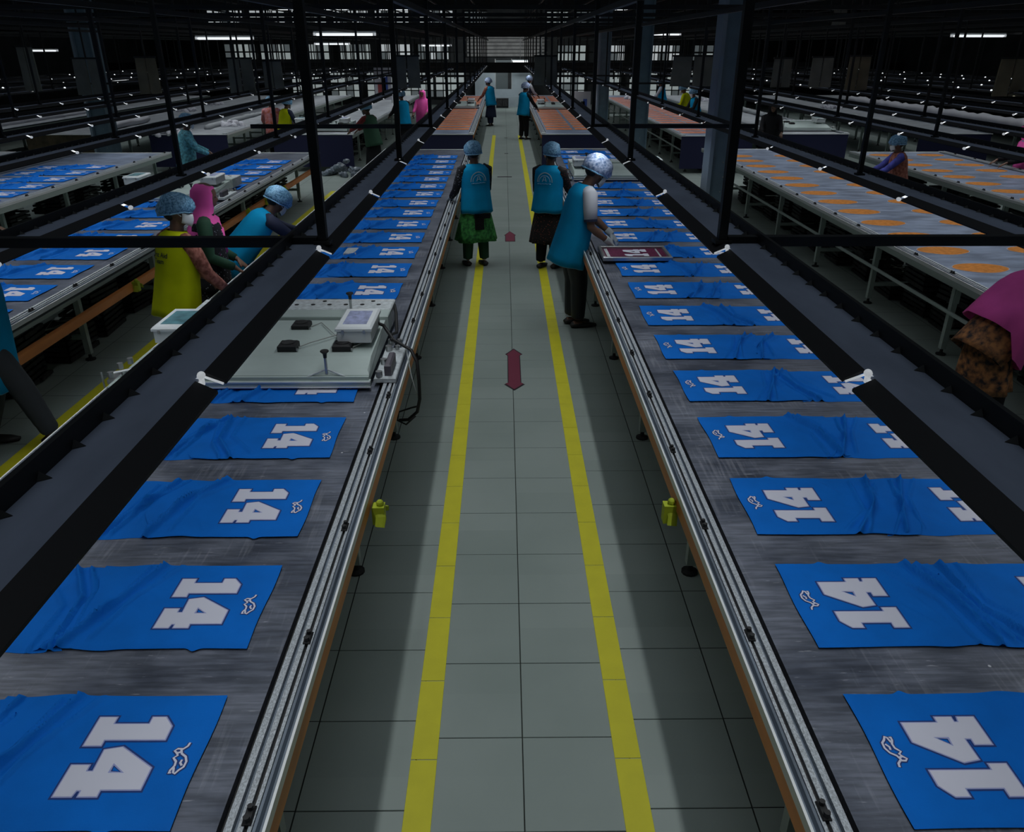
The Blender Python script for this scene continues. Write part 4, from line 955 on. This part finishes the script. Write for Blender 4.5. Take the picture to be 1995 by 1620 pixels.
    # sleeves
    if sleeve:
        sm, fr = sleeve
        for S, E, T_, s in arms:
            sbm = MB()
            if fr <= 1: pts = [S - R * s * 0.035 * h + d * 0.012 * h, S + d * 0.005 * h, S.lerp(E, fr * 0.6), S.lerp(E, fr)]; rr = [0.038 * h, 0.043 * h, 0.041 * h, 0.037 * h]
            else: pts = [S - R * s * 0.035 * h + d * 0.01 * h, S, S.lerp(E, 0.5), E, E.lerp(T_, (fr - 1) * 0.6), E.lerp(T_, fr - 1)]; rr = [0.038 * h, 0.041 * h, 0.037 * h, 0.032 * h, 0.028 * h, 0.023 * h]
            so = sbm.tube(pts, rr, 12).build('sleeve', sm, t, True)
            if fr <= 1: MB().tube([S.lerp(E, fr - 0.05), S.lerp(E, fr + 0.03)], 0.038 * h, 12).build('cuff', M_navyc, so)
    if glove:
        for A in arms:
            gb = MB(); hand(gb, *A, g=1.25); S, E, T_, s = A
            gb.tube([T_.lerp(E, 0.22), T_, T_ + (T_ - E).normalized() * 0.01 * h], [0.023 * h, 0.021 * h, 0.021 * h], 10)
            link('glove', remesh(gb, 'glove', glove, 0.0055 if fine else 0.012, 1), t)
    # garments as lofts round the torso
    def loft(name, m, prof, base, top, folds=0, amp=0.0, seg=28, up=None, jag=0.0, parent=t, nsub=1):
        """prof: (t, rx, ry, yoff) ; point = base.lerp(top,t)"""
        def pt(th, q):
            for i in range(len(prof) - 1):
                if q <= prof[i + 1][0] + 1e-9:
                    a, c = prof[i], prof[i + 1]; k = (q - a[0]) / max(c[0] - a[0], 1e-9); break
            k = k * k * (3 - 2 * k) if nsub > 1 else k
            rx = a[1] + (c[1] - a[1]) * k; ry = a[2] + (c[2] - a[2]) * k; yo = a[3] + (c[3] - a[3]) * k
            f = 1 + amp * (1 - q) * math.cos(folds * th + 1.3)
            o = base.lerp(top, q)
            return o + R * rx * h * f * math.cos(th) + Fw * (ry * h * f * math.sin(th) + yo * h) + Vector((0, 0, jag * math.cos(5 * th) * (1 - q)))
        qs = []
        for i in range(len(prof) - 1):
            for k in range(nsub + 2): qs.append(prof[i][0] + (prof[i + 1][0] - prof[i][0]) * k / (nsub + 2))
        qs.append(prof[-1][0]); mb = MB(); vs = []
        for q in qs:
            for k in range(seg): vs.append(pt(2 * PI * k / seg, q))
        fs = []
        for i in range(len(qs) - 1):
            for k in range(seg):
                k2 = (k + 1) % seg; fs.append((i * seg + k, i * seg + k2, (i + 1) * seg + k2, (i + 1) * seg + k))
        mb.add(vs, fs); o = mb.build(name, m, parent, True)
        so = o.modifiers.new('s', 'SOLIDIFY'); so.thickness = 0.006; so.offset = 1
        return o, pt
    VP = [(0, .132, .108, -.006), (.25, .124, .100, -.003), (.5, .118, .092, 0), (.74, .120, .086, -.002), (.88, .118, .074, -.004), (.95, .092, .058, -.004), (1.0, .048, .044, 0)]
    base = P - d * (0.52 - vest_low) * h * 1.3 - Vector((0, 0, 0.02 * h)); top = P + d * 0.318 * h
    vo = None
    if vest:
        vo, vpt = loft('vest', vest, VP, base, top, 7, 0.05, jag=0.006)
        for q, w_ in ((0.0, 0.006), (0.985, 0.006)):
            pts = [vpt(2 * PI * k / 28, q) for k in range(29)]; MB().tube(pts, w_, 5, cap=False).build('binding', vedge, vo)
    elif torso:
        loft('tunic', torso, VP, base, top, 7, 0.04)
    if vo and emblem:
        Lv = (top - base).length
        def onback(a, bb): # metres right, metres up from the centre of the upper back
            q = 0.70 + bb / Lv; th = -PI / 2 + a / (0.112 * h); p = vpt(th, min(q, 0.9)); n_ = (R * math.cos(th) + Fw * math.sin(th)); return p + n_ * 0.009
        em = MB()
        def line(pp, wd):
            out = [onback(*p) for p in pp]; em.tube(out, [(wd, 0.002)] * len(out), 6, ref=None)
        if emblem == 'dome':
            E_ = 1.3; line0 = line
            line = lambda pp, wd: line0([(a_ * E_, b_ * E_) for a_, b_ in pp], wd * 1.15)
            line([(0.070 * math.cos(a), 0.085 * math.sin(a) - 0.02) for a in [PI * k / 14 for k in range(15)]], 0.006)
            line([(0.052 * math.cos(a), 0.060 * math.sin(a) - 0.02) for a in [PI * k / 14 for k in range(15)]], 0.003)
            line([(-0.018, -0.015), (-0.004, 0.03)], 0.004); line([(0.018, -0.015), (0.004, 0.03)], 0.004); line([(-0.01, 0.0), (0.01, 0.0)], 0.003)
            for i in range(9): line([(-0.066 + 0.0145 * i, -0.036), (-0.056 + 0.0145 * i, -0.036 + 0.004 * (i % 2))], 0.0055)
            em.build('emblem', mat('pale_emblem_print', (0.35, 0.55, 0.68), 0.6), vo)
        else:
            cu = bpy.data.curves.new('txt', 'FONT'); cu.body = emblem; cu.size = 0.052; cu.align_x = 'CENTER'; cu.space_line = 0.95; cu.offset = 0.001
            to = bpy.data.objects.new('txt', cu); C.objects.link(to)
            dg = bpy.context.evaluated_depsgraph_get(); me = bpy.data.meshes.new_from_object(to.evaluated_get(dg)); bpy.data.objects.remove(to)
            for v in me.vertices: v.co = onback(v.co.x - 0.0, v.co.y + 0.0)
            me.materials.clear(); me.materials.append(mat('dark_green_lettering', (0.03, 0.05, 0.01), 0.7)); link('lettering', me, vo)
    if skirt:
        sm, hem, fl = skirt
        zt = P.z + 0.02 * h; cb_ = Vector((P.x, P.y * 0.4, hem)); ct = Vector((P.x, P.y, zt))
        sR, sF, sd = R, Fw, d
        R2, F2 = Vector((1, 0, 0)), Vector((0, 1, 0))
        mb = MB(); seg = 40; vs = []; fs = []; nn = 8
        for i in range(nn):
            q = i / (nn - 1); o = cb_.lerp(ct, q)
            for k in range(seg):
                th = 2 * PI * k / seg; f = 1 + 0.07 * (1 - q) * math.cos(9 * th) + 0.03 * (1 - q) * math.cos(4 * th + 1)
                rx = (0.09 + (fl - 0.09) * (1 - q) ** 0.7) * h * f; ry = (0.072 + (fl * 0.8 - 0.072) * (1 - q) ** 0.7) * h * f
                vs.append(o + R2 * rx * math.cos(th) + F2 * ry * math.sin(th) + Vector((0, 0, 0.01 * math.sin(3 * th) * (1 - q))))
        for i in range(nn - 1):
            for k in range(seg): k2 = (k + 1) % seg; fs.append((i * seg + k, i * seg + k2, (i + 1) * seg + k2, (i + 1) * seg + k))
        mb.add(vs, fs); so_ = mb.build('skirt', sm, t, True); mo = so_.modifiers.new('s', 'SOLIDIFY'); mo.thickness = 0.006
    # head gear
    if head in ('net', 'cap'):
        hb = MB(); c = Hc + hd * 0.028 * h - fh * 0.008 * h; rings = 9; seg = 24; vs = []; fs = []; rr = random.Random(3)
        for j in range(rings):
            ph = PI * 0.62 * (j + 0.0) / (rings - 1)
            for k in range(seg):
                th = 2 * PI * k / seg; f = 1.0 + 0.07 * math.sin(5 * th + j) * math.sin(ph) + 0.03 * rr.uniform(-1, 1) * math.sin(ph)
                if j == rings - 1: f *= 0.96 + 0.04 * math.cos(12 * th)
                fx = 0.073 * math.sin(ph) * f; fy = 0.088 * math.sin(ph) * f
                z_ = 0.062 * math.cos(ph) * f - (0.026 * (1 - math.sin(th)) * (j / rings) ** 2)
                vs.append(c + rh * fx * h * math.cos(th) + fh * fy * h * math.sin(th) + hd * z_ * h)
        for j in range(rings - 1):
            for k in range(seg): k2 = (k + 1) % seg; fs.append((j * seg + k, (j + 1) * seg + k, (j + 1) * seg + k2, j * seg + k2))
        hb.add(vs, fs); no = hb.build('hair_net', net, t, True); mo = no.modifiers.new('s', 'SOLIDIFY'); mo.thickness = 0.004
        rim = [vs[(rings - 1) * seg + k] for k in list(range(seg)) + [0]]
        MB().tube(rim, 0.004 * h, 6, cap=False).build('elastic_rim', mat('pale_net_rim', (0.22, 0.45, 0.66), 0.6), no)
        MB().ball(Hc - fh * 0.022 * h + hd * 0.002 * h, (0.053 * h, 0.052 * h, 0.056 * h), 14, 10, rotm).build('hair', M_hair, t, True)
    if mask and head != 'hood':
        mk = MB(); vs = []; fs = []; nu, nv = 9, 5
        for j in range(nv):
            for i in range(nu):
                a = math.radians(-68 + 136 * i / (nu - 1)); z_ = -0.066 + 0.062 * j / (nv - 1)
                bul = 0.010 * math.cos(a) * math.sin(PI * (j + 0.5) / nv)
                vs.append(Hc + rh * math.sin(a) * 0.049 * h + fh * (math.cos(a) * 0.052 + 0.016 + bul) * h + hd * z_ * h * (1 - 0.25 * abs(math.sin(a))))
        for j in range(nv - 1):
            for i in range(nu - 1): a = j * nu + i; fs.append((a, a + 1, a + nu + 1, a + nu))
        mk.add(vs, fs); mo_ = mk.build('face_mask', M_mask, t, True); q = mo_.modifiers.new('s', 'SOLIDIFY'); q.thickness = 0.004; q.offset = 1
        for s in (-1, 1): MB().tube([Hc + rh * s * 0.046 * h + fh * 0.034 * h - hd * 0.02 * h, Hc + rh * s * 0.056 * h - hd * 0.0 * h + fh * 0.0 * h], 0.003, 5).build('ear_loop', M_mask, mo_)
    if head != 'none':
        for s in (-1, 1): MB().ball(Hc + rh * s * 0.019 * h + fh * 0.052 * h + hd * 0.006 * h, (0.008 * h, 0.004 * h, 0.005 * h), 8, 6, rotm).build('eye', M_eye, t, True)
    if head == 'hood' or shawl:
        sm, low = shawl; wide = 0.0 if low > 0.5 else 1.0
        hb = MB(); seg = 26; vs = []; fs = []
        Sh = P + d * 0.275 * h
        ringsd = [(Hc + hd * 0.066 * h, .02, .02), (Hc + hd * 0.055 * h, .045, .05), (Hc + hd * 0.02 * h, .062, .072), (Hc - hd * 0.04 * h, .062, .070), (Hc - hd * 0.09 * h, .066, .066), (Sh + d * 0.02 * h, .105 + .02 * wide, .080), (Sh - d * 0.04 * h, .112 + .03 * wide, .088 + .02 * wide), (Sh - d * 0.26 * (1 - low), .116 + .035 * wide, .094 + .03 * wide), (Sh - d * 0.50 * (1 - low), .120 + .04 * wide, .100 + .04 * wide)]
        for j, (c, rx, ry) in enumerate(ringsd):
            for k in range(seg):
                th = 2 * PI * k / seg; f = 1 + 0.05 * (j / 8) * math.cos(7 * th + 1) + 0.02 * math.cos(3 * th + j)
                r_, f_ = (rh, fh) if j < 5 else (R, Fw)
                fr_ = 1.0 if not (1 < j < 5 and math.sin(th) > 0.75) else 0.80
                vs.append(c + r_ * rx * h * f * math.cos(th) + f_ * (ry * f * fr_ * math.sin(th) - 0.008) * h + Vector((0, 0, (-0.10 * h * (math.cos(th - 0.8) > 0.3) * (j == 8)))))
        for j in range(len(ringsd) - 1):
            for k in range(seg): k2 = (k + 1) % seg; fs.append((j * seg + k, (j + 1) * seg + k, (j + 1) * seg + k2, j * seg + k2))
        fs.append(tuple(range(seg)))
        hb.add(vs, fs); so_ = hb.build('scarf', sm, t, True); mo = so_.modifiers.new('s', 'SOLIDIFY'); mo.thickness = 0.006
    if tail:      # dark cloth hanging below the vest at the back
        mb = MB(); 
        for dx, z0, z1, w_ in ((0.0, 0.46, 0.33, 0.055), (0.04, 0.46, 0.42, 0.10)):
            mb.box(dx * h - w_ * h, dx * h + w_ * h * 0.4, -0.135 * h, -0.125 * h, z1 * h, z0 * h)
        mb.build('hanging_cloth', tail, t)
    return t

person('woman in blue vest and green printed skirt working at the left aisle table', (-0.37, 10.12, 0), 22, 1.53, 4, 12, 12, hands=((0.14, 0.30, 0.90), (-0.26, 0.24, 0.84)), feet=((0.10, -0.02), (-0.11, 0.04)),
       emblem='dome', skirt=(M_green, 0.34, 0.175), legs=M_dgreen, sleeve=(M_dots2, 1.75), glove=M_glove, fine=True, vest_low=0.485, tail=M_blackc)
person('woman in blue vest and dark dotted dress beside the right aisle table', (0.55, 9.98, 0), -28, 1.53, 4, 14, -25, hands=((0.20, 0.34, 0.86), (-0.14, 0.30, 0.95)), feet=((0.09, 0.03), (-0.08, -0.03)),
       emblem='dome', skirt=(M_dots, 0.34, 0.155), legs=M_blackc, sleeve=(M_dots, 1.6), fine=True, vest_low=0.50)
person('man in blue vest and white short sleeves leaning over the print screen', (0.70, 7.66, 0), -78, 1.70, 13, 30, 0, hands=((0.22, 0.27, 0.90), (0.0, 0.36, 0.93)), feet=((0.07, 0.03), (-0.07, 0.0)),
       sleeve=(M_wshirt, 0.80), net=M_netw, glove=M_glove, fine=True, vest_low=0.43, legs=M_trous)
person('worker in lettered yellow-green vest and blue hair net behind the left aisle table', (-2.58, 6.02, 0), -40, 1.58, 10, 6, 46, hands=((0.20, 0.30, 0.82), (-0.16, 0.30, 0.88)), feet=((0.09, 0.0), (-0.09, 0.0)),
       vest=M_yvest, vedge=M_yedge, sleeve=(M_rust, 1.9), emblem='First Aid\nTeam', fine=True, vest_low=0.46, legs=M_blackc)
person('worker in long pink head scarf and dark dotted dress behind the yellow vest', (-2.60, 6.80, 0), -75, 1.56, 3, 8, 0, hands=((0.16, 0.22, 0.86), (-0.16, 0.22, 0.86)), head='hood', shawl=(M_pink, 0.78), vest=None, torso=M_dots2,
       skirt=(M_dots2, 0.25, 0.13), legs=M_blackc, sleeve=(M_dgreen, 1.9))
person('worker in blue vest bending with both arms over the left aisle table', (-2.50, 7.55, 0), -58, 1.55, 46, 12, 0, hands=((0.14, 0.62, 0.88), (-0.14, 0.64, 0.88)), sleeve=(M_navyc, 1.9), glove=M_glove, legs=M_navyc, vest_low=0.42)
person('passer-by with blue vest and grey trousers cut by the left edge', (-3.53, 5.05, 0), -78, 1.62, 6, 10, 0, hands=((0.16, 0.02, 0.75), (-0.16, 0.02, 0.75)), feet=((0.05, 0.24), (-0.05, -0.20)), legs=M_grey, sleeve=(M_grey, 1.8), vest_low=0.36)
person('worker in pink shawl and patterned kurta at the right edge', (3.41, 5.04, 0), -78, 1.52, 36, 20, 0, hands=((0.2, 0.55, 0.88), (-0.2, 0.57, 0.88)), head='hood', shawl=(M_pink, 0.30), vest=None, torso=M_kurta, skirt=(M_kurta, 0.44, 0.135),
       legs=M_blackc, sleeve=(M_blackc, 1.9))
person('worker with violet scarf and blue net between the right tables', (5.93, 12.1, 0), 80, 1.42, 8, 12, 0, vest=None, torso=M_rust, legs=M_blackc, skirt=(M_purple, 0.5, .13), sleeve=(M_purple, 1.5), shawl=None, hands=((0.15, 0.4, 0.86), (-0.15, .4, .86)))
person('worker in pale blue printed shirt among the left tables', (-5.6, 14.4, 0), -70, 1.55, 8, 12, 0, vest=None, torso=M_ltb, legs=M_navyc, sleeve=(M_ltb, 1.9))
person('worker in orange-red dress among the far left tables', (-5.75, 20.6, 0), 20, 1.5, 10, 12, 0, vest=None, torso=M_orangec, legs=M_blackc, skirt=(M_orangec, 0.35, .15), sleeve=(M_orangec, 1.9), net=M_net)
person('worker in yellow vest beside the orange-red dress', (-5.35, 20.2, 0), -40, 1.5, 14, 12, 0, vest=M_yvest, vedge=M_yedge, legs=M_blackc, sleeve=(M_navyc, 1.9))
person('worker in dark red sleeves and green drape reaching over the far white table', (-2.85, 17.7, 0), 60, 1.55, 10, 16, 0, vest=None, torso=M_dgreen, legs=M_blackc, skirt=(M_blackc, 0.2, .14), sleeve=(M_redc, 1.9), hands=((0.1, 0.5, 0.95), (-.15, .5, .95)))
person('worker in blue vest and long black skirt at the far left table', (-2.75, 22.6, 0), 40, 1.55, 5, 10, 0, legs=M_blackc, skirt=(M_blackc, 0.15, .14))
person('worker in pink scarf standing far left of the aisle', (-2.35, 24.2, 0), 170, 1.5, 5, 8, 0, head='hood', shawl=(M_pink, 0.0), vest=None, torso=M_pink, legs=M_blackc, sleeve=(M_pink, 1.9))
person('far worker in blue vest at the end of the left aisle table', (-0.50, 30.2, 0), 50, 1.6, 8, 10, 0, legs=M_navyc, skirt=(M_navyc, 0.3, .14), sleeve=(M_rust, 1.7), net=M_netw)
person('far worker in blue vest and black trousers at the right aisle table', (0.60, 25.6, 0), -50, 1.62, 6, 10, 0, legs=M_blackc, net=M_netw)
person('farthest worker in dark clothes behind the far right aisle table', (0.88, 32.5, 0), -60, 1.6, 10, 10, 0, vest=None, torso=M_navyc, legs=M_blackc, sleeve=(M_wshirt, 1.7), net=M_netw)
person('worker in bright yellow vest between the far right tables', (4.35 + 1.55, 26.8, 0), 60, 1.55, 22, 12, 0, vest=M_yvest, vedge=M_yedge, legs=M_blackc, sleeve=(M_yvest, 1.6))
person('worker in blue vest beside the far yellow vest', (5.75, 25.0, 0), 100, 1.5, 12, 12, 0, legs=M_blackc)
person('person in black robe and black headscarf beyond the near column', (5.95, 18.4, 0), 170, 1.5, 4, 8, 0, head='hood', shawl=(M_blackc, 0.0), vest=None, torso=M_blackc, legs=M_blackc, skirt=(M_blackc, .2, .16))
person('worker in pink and blue cloth near the right edge, farther', (8.55, 13.2, 0), 80, 1.5, 12, 12, 0, head='hood', shawl=(M_pink, 0.1), vest=None, torso=M_ltb, legs=M_blackc)
person('worker in pink scarf bending at the right edge, nearer', (8.6, 12.0, 0), 95, 1.35, 20, 12, 0, head='hood', shawl=(M_pink, 0.1), vest=None, torso=M_navyc, legs=M_blackc, sleeve=(M_redc, 1.9))
person('far worker in blue vest beyond the second column', (5.85, 31.0, 0), 70, 1.55, 10, 12, 0, legs=M_navyc, sleeve=(M_wshirt, 1.7))
person('worker in blue vest at the left edge behind the second table', (-5.55, 7.9, 0), -60, 1.55, 14, 12, 0, legs=M_navyc)
